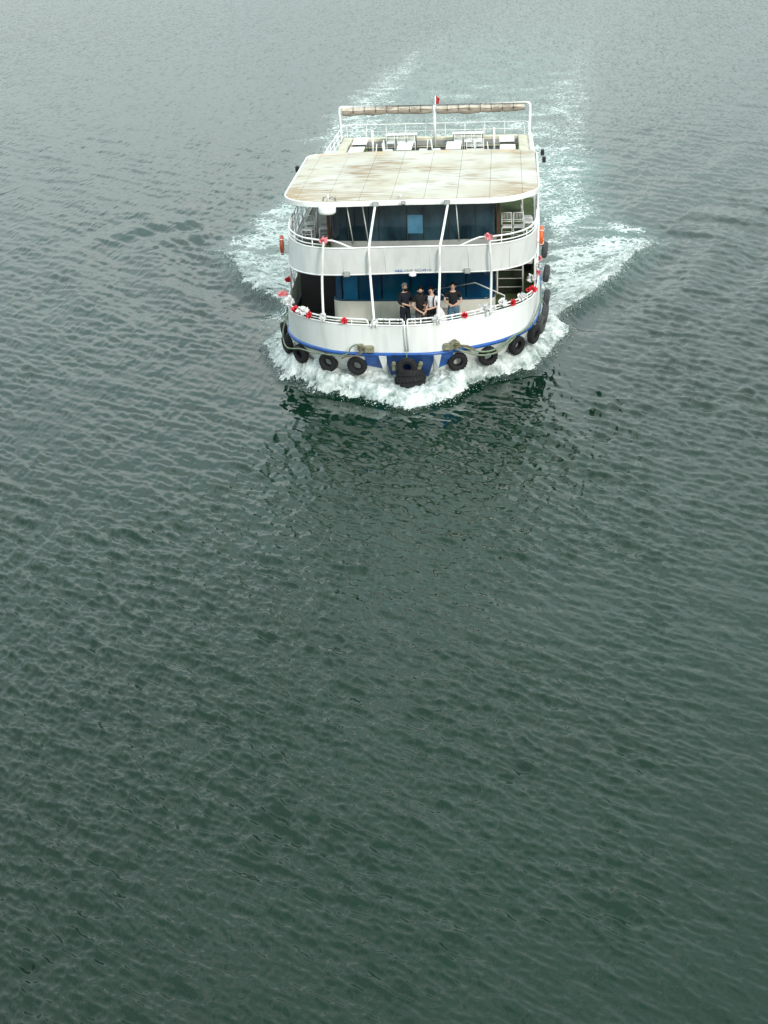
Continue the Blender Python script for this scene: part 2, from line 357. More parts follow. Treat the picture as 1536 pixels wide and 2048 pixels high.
tl, tr = tpar(MAIN, y=4.4, side=-1), tpar(MAIN, y=4.4, side=1)
c0, c1, c2, c3 = tpar(MAIN, -1.02), tpar(MAIN, -.12), tpar(MAIN, .06), tpar(MAIN, .92)
handrail(MAIN, 2.72, ZB1, tl, cuts[0]-.004, npost=5, mid=[2.62], ends=(0, 1))
handrail(MAIN, 2.74, ZB1, c0, c1, npost=1, mid=[2.62])
handrail(MAIN, 2.74, ZB1, c2, c3, npost=1, mid=[2.62])
handrail(MAIN, 2.72, ZB1, cuts[2]+.004, tr, npost=6, mid=[2.62], ends=(1, 0))
# side lattice rails on the main deck
for s in (-1, 1):
    lat = MB(); t0, t1 = tpar(MAIN, y=4.4, side=s), tpar(MAIN, y=25.5, side=s)
    top = along(MAIN, 3.45, 40, t0, t1, .05); lat.tube(top, .03, 6)
    h = lat.build('side_rail', M['rail'], ferry)
    for k in range(17):
        t = t0+(t1-t0)*k/16; q = along(MAIN, 0, 2, t, t, .05)[0]; m2 = MB()
        m2.tube([(q[0], q[1], ZB1), (q[0], q[1], 4.0 if k % 2 == 0 else 3.45)], .04 if k % 2 == 0 else .02, 6); m2.build('pillar' if k % 2 == 0 else 'rail_post', M['rail'], h)
        if k < 16:
            q2 = along(MAIN, 0, 2, t+(t1-t0)/16, t+(t1-t0)/16, .05)[0]; m3 = MB()
            m3.tube([(q[0], q[1], ZB1 if k % 2 else 3.45), (q2[0], q2[1], 3.45 if k % 2 else ZB1)], .018, 5); m3.build('brace', M['rail'], h)

# ------------------------------------------------------------------ lower cabin
def cabin_outline(xw, yf, yr, yb, bow=.25):
    p = [(-xw, yb), (-xw, yf+yr)]
    for k in range(1, 6): a = math.pi/2*k/6; p.append((-xw+yr*(1-math.cos(a)), yf+yr*(1-math.sin(a))))
    for k in range(9): x = (-xw+yr)+(2*xw-2*yr)*k/8; p.append((x, yf-bow*(1-(x/(xw-yr))**2)*.5))
    for k in range(5, 0, -1): a = math.pi/2*k/6; p.append((xw-yr*(1-math.cos(a)), yf+yr*(1-math.sin(a))))
    return p+[(xw, yf+yr), (xw, yb)]
LC = cabin_outline(2.98, 4.45, .38, 22, .3)
mb = MB(); wall(mb, LC, ZD, LC, 2.23, .08, 200); sharp(mb.build('lower_cabin_wall', M['cream'], ferry))
mb = MB(); wall(mb, LC, 3.72, LC, 4.0, .08, 200); mb.build('lower_cabin_header', M['frame'], ferry)
mb = MB(); ins = [p[:2] for p in along(LC, 0, 200, 0, 1, .05)]
# window panes, parted by mullions
LW = [(-3.2, -2.62, 'glassblue'), (-2.62, -2.02, 'tint'), (-2.02, -1.15, 'glassblue'), (-1.15, -.1, 'glassblue'), (-.1, .95, 'glassblue'), (.95, 1.95, 'glassblue'), (1.95, 3.2, 'glassblue')]
def tx(o, x, lo):
    p = resample(o, 2000); fr = [i for i in range(2000) if p[i][1] < lo]
    if x < p[fr[0]][0]+.002: return fr[0]/1999
    if x > p[fr[-1]][0]-.002: return fr[-1]/1999
    return min(fr, key=lambda i: abs(p[i][0]-x))/1999
for a, b, m in LW:
    mb = MB(); t0, t1 = tx(ins, a, 5.4), tx(ins, b, 5.4)
    wall(mb, ins, 2.23, ins, 3.72, .02, 200, t0+.0005, t1-.0005); sharp(mb.build('window_pane', M[m], ferry))
    q = along(LC, 0, 2, tx(LC, b, 5.4), tx(LC, b, 5.4), .02)[0]
    if b < 3: mb = MB(); mb.box(q[0]-.012, q[0]+.012, q[1]+.005, q[1]+.05, 2.23, 3.72); mb.build('mullion', M['glass'], ferry)
for s in (-1, 1):   # side glazing of the lower cabin
    for k in range(7):
        y0 = 5.5+k*2.3; mb = MB(); mb.box(s*2.96-.02, s*2.96+.02, y0, y0+2.2, 2.23, 3.72); mb.build('window_pane', M['glass'], ferry)
mb = MB(); wall(mb, along(LC, 0, 200, 0, 1, 0) and [p[:2] for p in along(LC, 0, 200, 0, 1, -.012)], 2.2, [p[:2] for p in along(LC, 0, 200, 0, 1, -.012)], 2.27, .03, 200); mb.build('window_sill', M['glassblue'], ferry)
# stairs on the starboard side deck
st = MB(); st.box(3.02, 3.07, 7.9, 10.9, ZD, 4.0); stair = st.build('staircase', M['cream'], ferry)
for k in range(9):
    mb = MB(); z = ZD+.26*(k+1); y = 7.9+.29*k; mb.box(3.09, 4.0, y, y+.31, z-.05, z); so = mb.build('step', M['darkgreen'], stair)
    m2 = MB(); m2.box(3.09, 4.0, y-.015, y+.02, z+.002, z+.018); m2.build('nosing', M['cream'], so)
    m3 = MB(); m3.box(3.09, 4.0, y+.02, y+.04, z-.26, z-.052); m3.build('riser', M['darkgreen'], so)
mb = MB(); mb.box(4.0, 4.06, 7.85, 7.95, ZD, 4.0); mb.build('stair_post', M['rail'], stair)
mb = MB(); mb.box(4.07, 4.42, 9.2, 9.25, 2.3, 4.0); mb.build('side_panel', M['cream'], ferry)
# hanging covers; black panel and sheets added to darken the port side decks
for k, (x, y0) in enumerate(((-3.5, 6.6), (-3.9, 6.9))):
    mb = MB()
    mb.tube([(x, y0, 2.4), (x+.02, y0, 3.1), (x-.05, y0+.1, 3.9)], [.01, .05, .12], 6); mb.build('hanging_cover', M['grey'], ferry)
mb = MB(); mb.box(-4.35, -3.05, 6.0, 6.06, ZD+.02, 4.0); mb.build('dark_panel', M['black'], ferry)  # black panel added so the port deck behind reads dark
mb = MB(); mb.box(-4.15, -3.05, 2.9, 5.98, ZD+.004, ZD+.02); mb.box(-4.4, -3.15, 5.3, 12.6, ZF+.008, ZF+.02); mb.build('dark_sheet', M['black'], ferry)  # black sheets added over both port decks to darken the green floor
mb = MB(); mb.box(3.1, 4.4, 11.4, 11.5, ZD, 4.0); mb.build('dark_panel', M['black'], ferry)

# ------------------------------------------------------------------ upper deck
up_out = BBOT+[(4.62, 8), (4.70, 14), (4.64, 20), (4.5, 25.9), (-4.5, 25.9), (-4.62, 20), (-4.68, 14), (-4.60, 8)]
ins_out = [(x*.985, y+(.06 if y < 6 else 0)) for x, y in up_out]
mb = MB(); mb.prism(ins_out, ZU0+.005, ZF-.003); mb.build('deck_slab', M['white'], ferry)
mb = MB(); mb.prism([(x*.98, y+(.04 if y < 6 else -.02)) for x, y in ins_out], ZF-.002, ZF+.004); mb.build('upper_deck_floor', M['green'], ferry)
mb = MB(); wall(mb, BBOT, ZU0, BTOP, ZU1, .05, 240); sharp(mb.build('upper_bulwark', M['white'], ferry))
mb = MB(); mb.tube(along(BTOP, ZU1, 200, 0, 1, .02), .03, 6); mb.tube(along(BBOT, ZU0+.01, 200, 0, 1, .01), .03, 6); mb.build('bulwark_trim', M['rail'], ferry)
for s in (-1, 1):       # open side rails further aft
    pts = [q for q in up_out if q[1] > 5 and q[0]*s > 0]; pts = sorted(pts, key=lambda q: q[1]); pts = [(x-.03*s, y) for x, y in pts]
    pts = resample(pts, 60)
    mb = MB(); mb.tube([(x, y, 5.13) for x, y in pts], .028, 6); h = mb.build('deck_rail', M['rail'], ferry)
    for z in (4.62, 4.88):
        m2 = MB(); m2.tube([(x, y, z) for x, y in pts], .018, 6); m2.build('mid_rail', M['rail'], h)
    for k in range(0, 60, 4):
        x, y = pts[k]; m2 = MB(); m2.tube([(x, y, ZF), (x, y, 5.13)], .024, 6); m2.build('rail_post', M['rail'], h)
    for k in range(0, 24, 4):
        (x, y), (x2, y2) = pts[k], pts[k+4]; m2 = MB(); m2.tube([(x, y, 4.15), (x2, y2, 5.1)], .016, 5); m2.build('brace', M['rail'], h)
    mb = MB(); mb.tube([(x+.02*s, y, ZF+.06) for x, y in pts], .07, 6); mb.build('kick_board', M['white'], ferry)
for x in (-3.6, -2.2, -.75, .78, 2.1, 3.5):
    mb = MB(); yb_, yt_ = ypoint(BBOT, x), ypoint(BTOP, x); mb.tube([(x, yb_-.002, 4.05), (x+.01, (yb_+yt_)/2-.002, 4.5), (x, yt_-.002, 5.0)], .006, 5); mb.build('weld_seam', M['white'], ferry)
# front rails over the upper bulwark, coming down to it before the middle
def frontrail(xa, xb, side):
    a, b = tpar(BTOP, xa), (0.0 if side < 0 else 1.0)
    p = along(BTOP, 5.30, 60, b, a, .03); x, y, z = p[-1]; s = -side
    p += [(x+.12*s, y, 5.29), (x+.35*s, ypoint(BTOP, x+.35*s)+.03, 5.22), (x+.62*s, ypoint(BTOP, x+.62*s)+.03, 5.10), (x+.8*s, ypoint(BTOP, x+.8*s)+.03, 5.03)]
    mb = MB(); mb.tube(p, .03, 7); h = mb.build('bow_rail', M['rail'], ferry)
    m2 = MB(); m2.tube(along(BTOP, 5.14, 50, b, tpar(BTOP, xa-.15*s), .03), .022, 6); m2.build('mid_rail', M['rail'], h)
    for k in range(4):
        t = b+(a-b)*(.12+.25*k); q = along(BTOP, 0, 2, t, t, .03)[0]; m2 = MB(); m2.tube([(q[0], q[1], 5.0), (q[0], q[1], 5.3)], .022, 6); m2.build('rail_post', M['rail'], h)
frontrail(-2.62, 0, -1); frontrail(2.62, 0, 1)
# long curved white poles
def pole(pts, r=.043):
    mb = MB(); mb.tube([tuple(q) for q in catmull(pts, 6)], r, 10); return mb.build('support_pole', M['rail'], ferry)
pole([(-2.90, .50, 2.55), (-2.92, .66, 3.2), (-2.92, .82, 4.0), (-2.86, .72, 4.7), (-2.80, .72, 5.3)])
pole([(2.83, 1.18, 2.55), (2.86, 1.15, 3.2), (2.88, 1.12, 4.0), (2.86, .92, 4.7), (2.82, .88, 5.3)])
pole([(-1.10, -.02, 2.5), (-1.17, .3, 3.3), (-1.26, .85, 4.1), (-1.27, .78, 4.9), (-1.25, 1.5, 5.3), (-1.22, 3.46, 5.9)])
pole([(1.06, .10, 2.5), (1.10, .4, 3.3), (1.12, .98, 4.1), (1.14, .86, 4.9), (1.22, 1.6, 5.3), (1.35, 3.5, 5.9)])
# lettering on the upper bulwark
def text(s, x, m, size=.15, z=4.11):
    cu = bpy.data.curves.new('lettering', 'FONT'); cu.body = s; cu.size = size; cu.extrude = .003; cu.space_character = 1.05; cu.offset = .003
    o = bpy.data.objects.new('lettering', cu); C.objects.link(o); o.parent = ferry; o.location = (x, ypoint(BBOT, x+.12)-.055, z); o.rotation_euler = (R(82), 0, 0); 
    dg = bpy.context.evaluated_depsgraph_get(); dg.update(); me = bpy.data.meshes.new_from_object(o.evaluated_get(dg)); q = bpy.data.objects.new('lettering', me); C.objects.link(q)
    q.parent = ferry; q.location = o.location; q.rotation_euler = o.rotation_euler; me.materials.clear(); me.materials.append(M[m]); bpy.data.objects.remove(o); q.name = 'lettering'; return q
text('REZ.', -.43, 'blueletter'); text('0536 652', -.11, 'greyletter'); text('54', .50, 'blueletter'); text('76', .67, 'greyletter')
# upper cabin
UC = cabin_outline(3.05, 4.75, .45, 12.9, .3)
mb = MB(); wall(mb, UC, ZF, UC, 4.36, .08, 200); sharp(mb.build('upper_cabin_sill', M['grey'], ferry))
uins = [p[:2] for p in along(UC, 0, 200, 0, 1, .05)]
for a, b, m in [(-3.3, -2.35, 'glass'), (-2.35, -1.2, 'glass'), (-1.2, -.18, 'glass'), (-.18, .42, 'sky'), (.42, 1.35, 'glass'), (1.35, 2.3, 'glass'), (2.3, 3.3, 'glass')]:
    t0, t1 = tx(uins, a, 5.8), tx(uins, b, 5.8)
    if m == 'sky':
        for z0, z1, mm in ((4.36, 4.62, 'glass'), (4.62, 5.3, 'sky'), (5.3, 5.86, 'glass')):
            mb = MB(); wall(mb, uins, z0+.002, uins, z1-.002, .02, 200, t0+.0005, t1-.0005); sharp(mb.build('window_pane', M[mm], ferry))
        continue
    mb = MB(); wall(mb, uins, 4.36, uins, 5.86, .02, 200, t0+.0005, t1-.0005); sharp(mb.build('window_pane', M[m], ferry))
for x in (-2.35, -1.2, -.18, .42, 1.35, 2.3):
    q = along(UC, 0, 2, tx(UC, x, 5.6), tx(UC, x, 5.6), .03)[0]; mb = MB(); mb.box(q[0]-.018, q[0]+.018, q[1]-.01, q[1]+.05, 4.36, 5.86); mb.build('mullion', M['frame'], ferry)
for s in (-1, 1):
    for k in range(3):
        y0 = 5.5+k*2.45; mb = MB(); mb.box(s*3.03-.02, s*3.03+.02, y0, y0+2.35, 4.36, 5.86); mb.build('window_pane', M['glass'], ferry)
    mb = MB(); mb.box(s*3.12-.05, s*3.12+.05, 5.3, 5.42, ZF, 5.86); mb.build('door_post', M['wood'], ferry)
mb = MB(); mb.box(-3.0, 3.0, 12.85, 12.92, ZF, 5.86); mb.build('cabin_back_wall', M['cream'], ferry)
for x0, x1, y in ((-2.28, -2.16, 3.9), (-1.72, -1.60, 3.9), (1.62, 1.70, 3.9)):    # slim roof struts
    mb = MB(); mb.tube([(x0, y, 5.9), (x1, 4.75, 4.15)], .02, 6); mb.build('roof_strut', M['rail'], ferry)
# roof: slab, rim and one sheet per strip
rf = ROOFF+ROOFB[::-1]
mb = MB(); mb.prism([(x*.995, y+(.02 if y < 9 else -.02)) for x, y in rf], 5.88, ZR-.02); roof = mb.build('roof', M['seam'], ferry)
rim = resample(rf+[rf[0]], 320)[:-1]
v = []; f = []
for (x, y) in rim:
    cx, cy = 0, 8.5; d = Vector((x-cx, y-cy)).normalized()*.05
    v += [(x, y, 5.87), (x, y, ZR+.005), (x-d.x, y-d.y, ZR+.02), (x-d.x*1.6, y-d.y*1.6, ZR-.02)]
k = len(rim)
for i in range(k):
    for j in range(3): f.append((i*4+j, i*4+j+1, ((i+1) % k)*4+j+1, ((i+1) % k)*4+j))
mb = MB(); mb.add(v, f); mb.build('roof_rim', M['rail'], roof)
fr = np.array(ROOFF); bk = np.array(ROOFB); xs = [-4.60, -4.11, -2.97, -1.825, -.686, .49, 1.655, 2.818, 3.983, 4.56]
fo = np.argsort(fr[:, 0]); bo = np.argsort(bk[:, 0])
for a, b in zip(xs[:-1], xs[1:]):
    q = np.linspace(a+.005, b-.005, 7); yf = np.interp(q, fr[fo, 0], fr[fo, 1])+.07; yb = np.interp(q, bk[bo, 0], bk[bo, 1])-.07
    mb = MB(); ny = 14; v = []
    for i in range(7):
        for j in range(ny):
            y = yf[i]+(yb[i]-yf[i])*j/(ny-1); z = ZR+.012+.006*math.sin(y*4.2+a)+random.uniform(-.003, .003)+.03*(1-(q[i]/4.6)**2)
            v.append((q[i], y, z))
    f = [(i*ny+j, (i+1)*ny+j, (i+1)*ny+j+1, i*ny+j+1) for i in range(6) for j in range(ny-1)]
    k = len(v); v += [(x, y, ZR-.01) for x, y, z in v]
    bd = [i*ny for i in range(7)]+[6*ny+j for j in range(1, ny)]+[i*ny+ny-1 for i in range(5, -1, -1)]+[j for j in range(ny-2, 0, -1)]
    f += [(bd[i], bd[(i+1) % len(bd)], k+bd[(i+1) % len(bd)], k+bd[i]) for i in range(len(bd))]
    mb.add(v, f, False); sharp(mb.build('roof_panel', M['roof'], roof), 30)
# lamps on the roof edge and on the bulwark edge
def flood(x, y, z, m='lamp', s=.2):
    mb = MB(); mm = Matrix.Translation((x, y, z)) @ Euler((R(-20), 0, 0)).to_matrix().to_4x4()
    mb.bevbox(-s*.5, s*.5, -.05, .05, -s*.45, s*.45, .015, mm); h = mb.build('floodlight', M[m], ferry)
    m2 = MB(); m2.box(-s*.4, s*.4, -.06, -.052, -s*.35, s*.3, mm); m2.build('lens', M['grey'], h)
    m3 = MB(); m3.tube([(x-s*.55, y+.02, z), (x-s*.55, y+.12, z-.02), (x+s*.55, y+.12, z-.02), (x+s*.55, y+.02, z)], .01, 5); m3.build('bracket', M['frame'], h)
flood(-1.2, 3.42, 5.97); flood(1.32, 3.48, 5.97); flood(-.22, 3.48, 5.98, 'brownlamp', .14)
flood(-2.08, .95, 4.09); flood(2.06, 1.1, 4.1)
mb = MB(); mb.lathe([(0, .05), (.1, .05), (.13, .02), (.12, -.03), (.06, -.05), (0, -.05)], 16, Matrix.Translation((.18, 1.14, 3.98))); mb.build('ceiling_lamp', M['rail'], ferry)
mb = MB(); mb.tube([(-.42, 3.72, 6.05), (-.40, 3.7, 6.18), (-.34, 3.66, 6.2)], .02, 6); mb.lathe([(0, .06), (.05, .06), (.03, -.05), (0, -.05)], 10, Matrix.Translation((-.32, 3.64, 6.2)) @ Euler((R(80), 0, 0)).to_matrix().to_4x4()); mb.build('horn', M['rail'], ferry)
# radome on the roof's front edge
mb = MB(); mb.lathe([(0, .17), (.22, .165), (.29, .13), (.31, .05), (.31, -.06), (.30, -.12), (.24, -.16), (0, -.17)], 28, Matrix.Translation((-2.90, 3.22, 5.86))); rad = mb.build('radome', M['rail'], ferry)
mb = MB(); mb.box(-3.02, -2.78, 3.28, 3.75, 5.72, 5.76); mb.tube([(-2.9, 3.7, 6.05), (-2.9, 3.7, 6.3)], .02); mb.build('radome_bracket', M['rail'], rad)
mb = MB(); mb.tube([(-3.1, 3.75, 6.04), (-3.08, 3.75, 6.16), (-3.0, 3.7, 6.2)], .025, 6); mb.tube([(-2.66, 3.74, 6.04), (-2.64, 3.72, 6.2)], .03, 6); mb.tube([(-2.95, 4.0, 6.06), (-2.8, 4.0, 6.14), (-2.66, 4.0, 6.06)], .02, 6); mb.build('roof_fitting', M['lamp'], ferry)
# navigation light boxes at the roof's rear corners
for x, y, z, d in ((-4.84, 10.6, 5.95, 1), (4.86, 12.3, 6.08, 1), (4.90, 11.3, 5.98, 1)):
    mb = MB(); mb.bevbox(x-.07, x+.07, y-.12, y+.12, z-.12, z+.1, .02); h = mb.build('navigation_light', M['black'], ferry)
    m2 = MB(); m2.tube([(x, y, z), (x*.95, y, z-.05)], .02, 5); m2.build('bracket', M['rail'], h)
# rear awning frame
ZT = 6.09
mb = MB(); mb.tube([(-4.52, 25.3, 4.1), (-4.56, 25.3, 5.8)]+[tuple(q) for q in catmull([(-4.56, 25.3, 5.93), (-4.53, 25.3, 6.04), (-4.44, 25.3, ZT)], 4)]+[(4.40, 25.3, ZT), (4.52, 25.3, ZT-.02), (4.56, 25.3, ZT-.12), (4.56, 25.3, 5.5), (4.52, 25.3, 4.1)], .068, 8); aw = mb.build('awning_frame', M['rail'], ferry)
mb = MB(); mb.tube([(0, 25.3, ZT), (0, 25.3, 4.1)], .07, 8); mb.build('centre_post', M['grey' if False else 'rail'], aw)
# furled canvas: lumpy roll under the beam
for x0, x1 in ((-4.42, -.1), (.1, 4.3)):
    ns, nr = 70, 12; v = []; f = []
    for i in range(ns+1):
        u = i/ns; x = x0+(x1-x0)*u; e = min(1, 6*u+.35, 6*(1-u)+.35)
        sagz = -.19-.03*math.sin(u*5+x0)-.012*math.sin(u*23); tie = 1-.12*max(0, math.cos(u*math.pi*2*8))**6
        for j in range(nr):
            a = 2*math.pi*j/nr; rad_ = (.145+.016*math.sin(3*a+u*17)+random.uniform(-.008, .008))*tie*(.75+.25*e)
            v.append((x, 25.22+.8*rad_*math.cos(a), ZT-.04+sagz+1.15*rad_*math.sin(a)))
    for i in range(ns):
        for j in range(nr): f.append((i*nr+j, i*nr+(j+1) % nr, (i+1)*nr+(j+1) % nr, (i+1)*nr+j))
    f += [tuple(range(nr)), tuple(range(ns*nr, ns*nr+nr))]
    mb = MB(); mb.add(v, f, True); cv = mb.build('furled_canvas', M['canvas'], aw)
    v = []; f = []     # pale flap hanging between beam and roll
    for i in range(ns+1):
        u = i/ns; x = x0+(x1-x0)*u; v += [(x, 25.19, ZT-.04), (x, 25.10+.02*math.sin(u*40), ZT-.15-.02*math.sin(u*13))]
    f = [(2*i, 2*i+2, 2*i+3, 2*i+1) for i in range(ns)]
    mb = MB(); mb.add(v, f, True); mb.build('canvas_flap', M['canvaslight'], cv)
    for k in range(1, 8):
        x = x0+(x1-x0)*k/8; mb = MB(); mb.tube([(x, 25.19+.13*math.cos(a), ZT-.13+.17*math.sin(a)) for a in [2*math.pi*j/10 for j in range(10)]], .012, 5, closed=True); mb.build('tie', M['wood'], cv)
# benches (lockers) round the rear deck
mb = MB(); mb.bevbox(-4.45, -4.0, 15.5, 25.75, ZF, 4.55, .02); mb.build('bench', M['beige'], ferry)
mb = MB(); mb.bevbox(4.0, 4.45, 15.5, 25.75, ZF, 4.55, .02); mb.build('bench', M['beige'], ferry)
mb = MB(); mb.bevbox(-3.99, 3.99, 25.35, 25.78, ZF, 4.55, .02); mb.build('bench', M['beige'], ferry)
mb = MB(); mb.box(-3.95, 3.95, 25.28, 25.34, 4.2, 4.42); mb.build('bench_front', M['grey'], ferry)
mb = MB(); mb.box(-3.2, 3.4, 22.6, 25.1, ZF+.008, ZF+.02); mb.build('dark_sheet', M['black'], ferry)  # thin black sheet darkening this strip of the deck
# stern rail
mb = MB(); mb.tube([(-4.5, 25.0, 5.13), (-4.45, 25.8, 5.13), (-4.2, 25.9, 5.13), (4.3, 25.9, 5.13), (4.5, 25.6, 5.13)], .026, 6); h = mb.build('stern_rail', M['rail'], ferry)
for z in (4.8,):
    m2 = MB(); m2.tube([(-4.4, 25.9, z), (4.4, 25.9, z)], .014, 6); m2.build('mid_rail', M['rail'], h)
for k in range(10):
    x = -4.3+8.6*k/9; m2 = MB(); m2.tube([(x, 25.9, 4.1), (x, 25.9, 5.13)], .018, 6); m2.build('rail_post', M['rail'], h)
for x in (-2.78, 2.86):
    mb = MB(); mb.tube([(x, 22.4, ZF), (x, 22.4, 5.45)], .05, 8); mb.build('deck_post', M['rail'], ferry)
# white slatted rack on the starboard side deck, upper
rk = MB(); rk.box(4.0, 4.06, 9.4, 10.6, ZF, 4.9); rack = rk.build('slatted_rack', M['rail'], ferry)
for k in range(5):
    mb = MB(); mb.box(4.07, 4.5, 9.4+.24*k, 9.54+.24*k, 4.86, 4.9); mb.build('slat', M['rail'], rack)
# flagstaff and flag at the stern
mb = MB(); mb.tube([(0, 26.3, 4.6), (0, 26.5, 6.35)], .025, 6); fs = mb.build('flagstaff', M['rail'], ferry)
fl = MB(); v = []; f = []
for i in range(9):
    for j in range(6):
        u, q = i/8, j/5; v.append((.03+.16*u+.03*math.sin(u*9+q*3), 26.5+.06*math.sin(u*12), 6.34-.34*q-.12*u))
f = [(i*6+j, i*6+j+1, (i+1)*6+j+1, (i+1)*6+j) for i in range(8) for j in range(5)]
fl.add(v, f, True); o = fl.build('flag', M['flagred']); sm = o.modifiers.new('thick', 'SOLIDIFY'); sm.thickness = .008
tag(o, 'small red flag drooping from the staff behind the furled awning', 'flag')

# ------------------------------------------------------------------ tyre fenders hung round the rail
def torus_tyre(mb, Ro, Ri, wd, m, n=26):
    prof = [(Ri, -wd*.30), (Ri+.02, -wd*.46), (Ro*.80, -wd*.5), (Ro*.93, -wd*.47), (Ro, -wd*.3), (Ro+.008, -wd*.1), (Ro-.008, 0), (Ro+.008, wd*.1), (Ro, wd*.3), (Ro*.93, wd*.47), (Ro*.80, wd*.5), (Ri+.02, wd*.46), (Ri, wd*.30), (Ri+.03, 0)]
    mb.lathe(prof, n, m, closed=True)
def tyre(x, y, z, nx, ny, label, Ro=.30, wd=.24, m='tyre', tilt=8, group='tyre fenders hung round the bow', roll=0):
    t = empty('tyre_fender', (x, y, z)); tag(t, label, 'tyre', group)
    q = Vector((nx, ny, 0)).normalized()
    d = Vector((q.x, q.y, -math.sin(R(tilt)))).normalized()
    mm = d.to_track_quat('Z', 'X').to_matrix().to_4x4()
    mb = MB(); torus_tyre(mb, Ro, Ro*.44, wd, mm); mb.build('tyre', M[m], t)
    tr_ = MB(); 
    for k in range(20):     # tread blocks
        a = 2*math.pi*k/20; c, s = math.cos(a), math.sin(a)
        b = mm @ (Matrix.Translation((c*(Ro+.004), s*(Ro+.004), 0)) @ Euler((0, 0, a)).to_matrix().to_4x4())
        tr_.box(-.012, .012, -.03, .03, -wd*.32, wd*.32, b)
    tr_.build('tread', M[m], t)
    mb = MB(); mb.tube([(-q.x*.03, -q.y*.03, -Ro*.55), (q.x*wd*.62, q.y*wd*.62, -Ro*.7+.02), (q.x*wd*.5, q.y*wd*.5, Ro*.6), (-q.x*.05, -q.y*.05, Ro+.12), (-q.x*.12, -q.y*.12, Ro+.25)][2:], .016, 5); mb.build('hanging_rope', M['rope'], t)
    return t
TY = [(-4.72, 4.3, 1.12, -1, -.25, 'tyre', 'black tyre fender at the port shoulder of the hull, highest of the port side tyres'),
      (-4.47, 3.15, .98, -1, -.55, 'tyre', 'black tyre fender turned edge-on, second from the port shoulder, on a slack rope'),
      (-3.86, 1.92, 1.0, -.75, -.75, 'tyre', 'black tyre fender with no hole showing, third round from the port shoulder'),
      (-2.80, .92, 1.0, -.4, -1, 'tyre', 'black tyre fender hanging askew left of the tyre under the port bollard'),
      (-1.77, .48, 1.0, -.2, -1, 'tyre', 'worn black tyre fender hanging right under the port bollard'),
      (1.66, .75, 1.02, .25, -1, 'tyre', 'black tyre fender hanging right under the starboard bollard'),
      (2.70, 1.32, 1.02, .4, -1, 'tyre', 'black tyre fender half covered by slack green rope on the starboard bow'),
      (3.68, 2.45, 1.05, .75, -.75, 'tyre', 'black tyre fender right of the rope-covered one, hanging off the starboard bow'),
      (4.28, 3.5, 1.12, .9, -.45, 'tyre', 'black tyre fender seen edge-on where the starboard blue strake turns aft'),
      (4.55, 4.5, 1.2, 1, -.3, 'tyregrey', 'grey worn tyre fender, lowest of the stack on the starboard shoulder'),
      (4.72, 5.7, 1.25, 1, -.12, 'tyregrey', 'grey tyre fender on the starboard side, just above the lowest worn one'),
      (4.84, 7.9, 1.25, 1, -.05, 'tyregrey', 'grey tyre fender on the starboard side beside the red and white ribbons'),
      (4.93, 11.7, 1.25, 1, 0, 'tyregrey', 'dark grey tyre fender on the starboard side level with the stairs'),
      (4.95, 15.6, 1.3, 1, 0, 'tyregrey', 'small dark tyre fender farthest aft on the starboard side, below the orange ring')]
for x, y, z, nx, ny, m, lab in TY: tyre(x+nx*.10, y+ny*.10, z, nx, ny, lab, m=m, Ro=.335)
tyre(-.02, -.20, 1.10, 0, -1, 'upright black tyre fender in the middle of the blue stem, above the flat tyres', Ro=.33, wd=.2, group='tyre fenders hung round the bow')
for k, (z, y, Ro) in enumerate(((.80, .08, .47), (.58, .14, .53), (.36, .22, .55), (.13, .34, .52))):
    lab = ('big black tyre lying flat round the stem, uppermost of the four', 'big black tyre lying flat round the stem, second from the top of the stack', 'big black tyre lying flat round the stem, third down in the stack', 'big black tyre lowest in the stem stack, touching the bow foam')[k]
    t = empty('stem_tyre', (.06, y, z)); tag(t, lab, 'tyre', 'tyres stacked round the stem')
    mm = Euler((R(-14), R(random.uniform(-5, 5)), 0)).to_matrix().to_4x4()
    mb = MB(); torus_tyre(mb, Ro, Ro*.45, .25, mm, 32); mb.build('tyre', M['tyre'], t)
    tr_ = MB()
    for j in range(26):
        a = 2*math.pi*j/26; b = mm @ (Matrix.Translation((math.cos(a)*(Ro+.004), math.sin(a)*(Ro+.004), 0)) @ Euler((0, 0, a)).to_matrix().to_4x4()); tr_.box(-.014, .014, -.035, .035, -.08, .08, b)
    tr_.build('tread', M['tyre'], t)
for x, lab in ((-.48, 'weathered timber fender block on the port side of the central tyre'), (.42, 'weathered timber fender block leaning right of the central tyre')):
    mb = MB(); mm = Matrix.Translation((x, -.06, 1.12)) @ Euler((R(6), R(0 if x < 0 else 18), 0)).to_matrix().to_4x4()
    mb.bevbox(-.07, .07, -.05, .05, -.18, .14, .03, mm); mb.tube([tuple(mm @ Vector(p)) for p in ((-.09, -.08, .05), (.09, -.08, .07))], .02, 6)
    tag(mb.build('fender_block', M['bollard']), lab, 'fender')

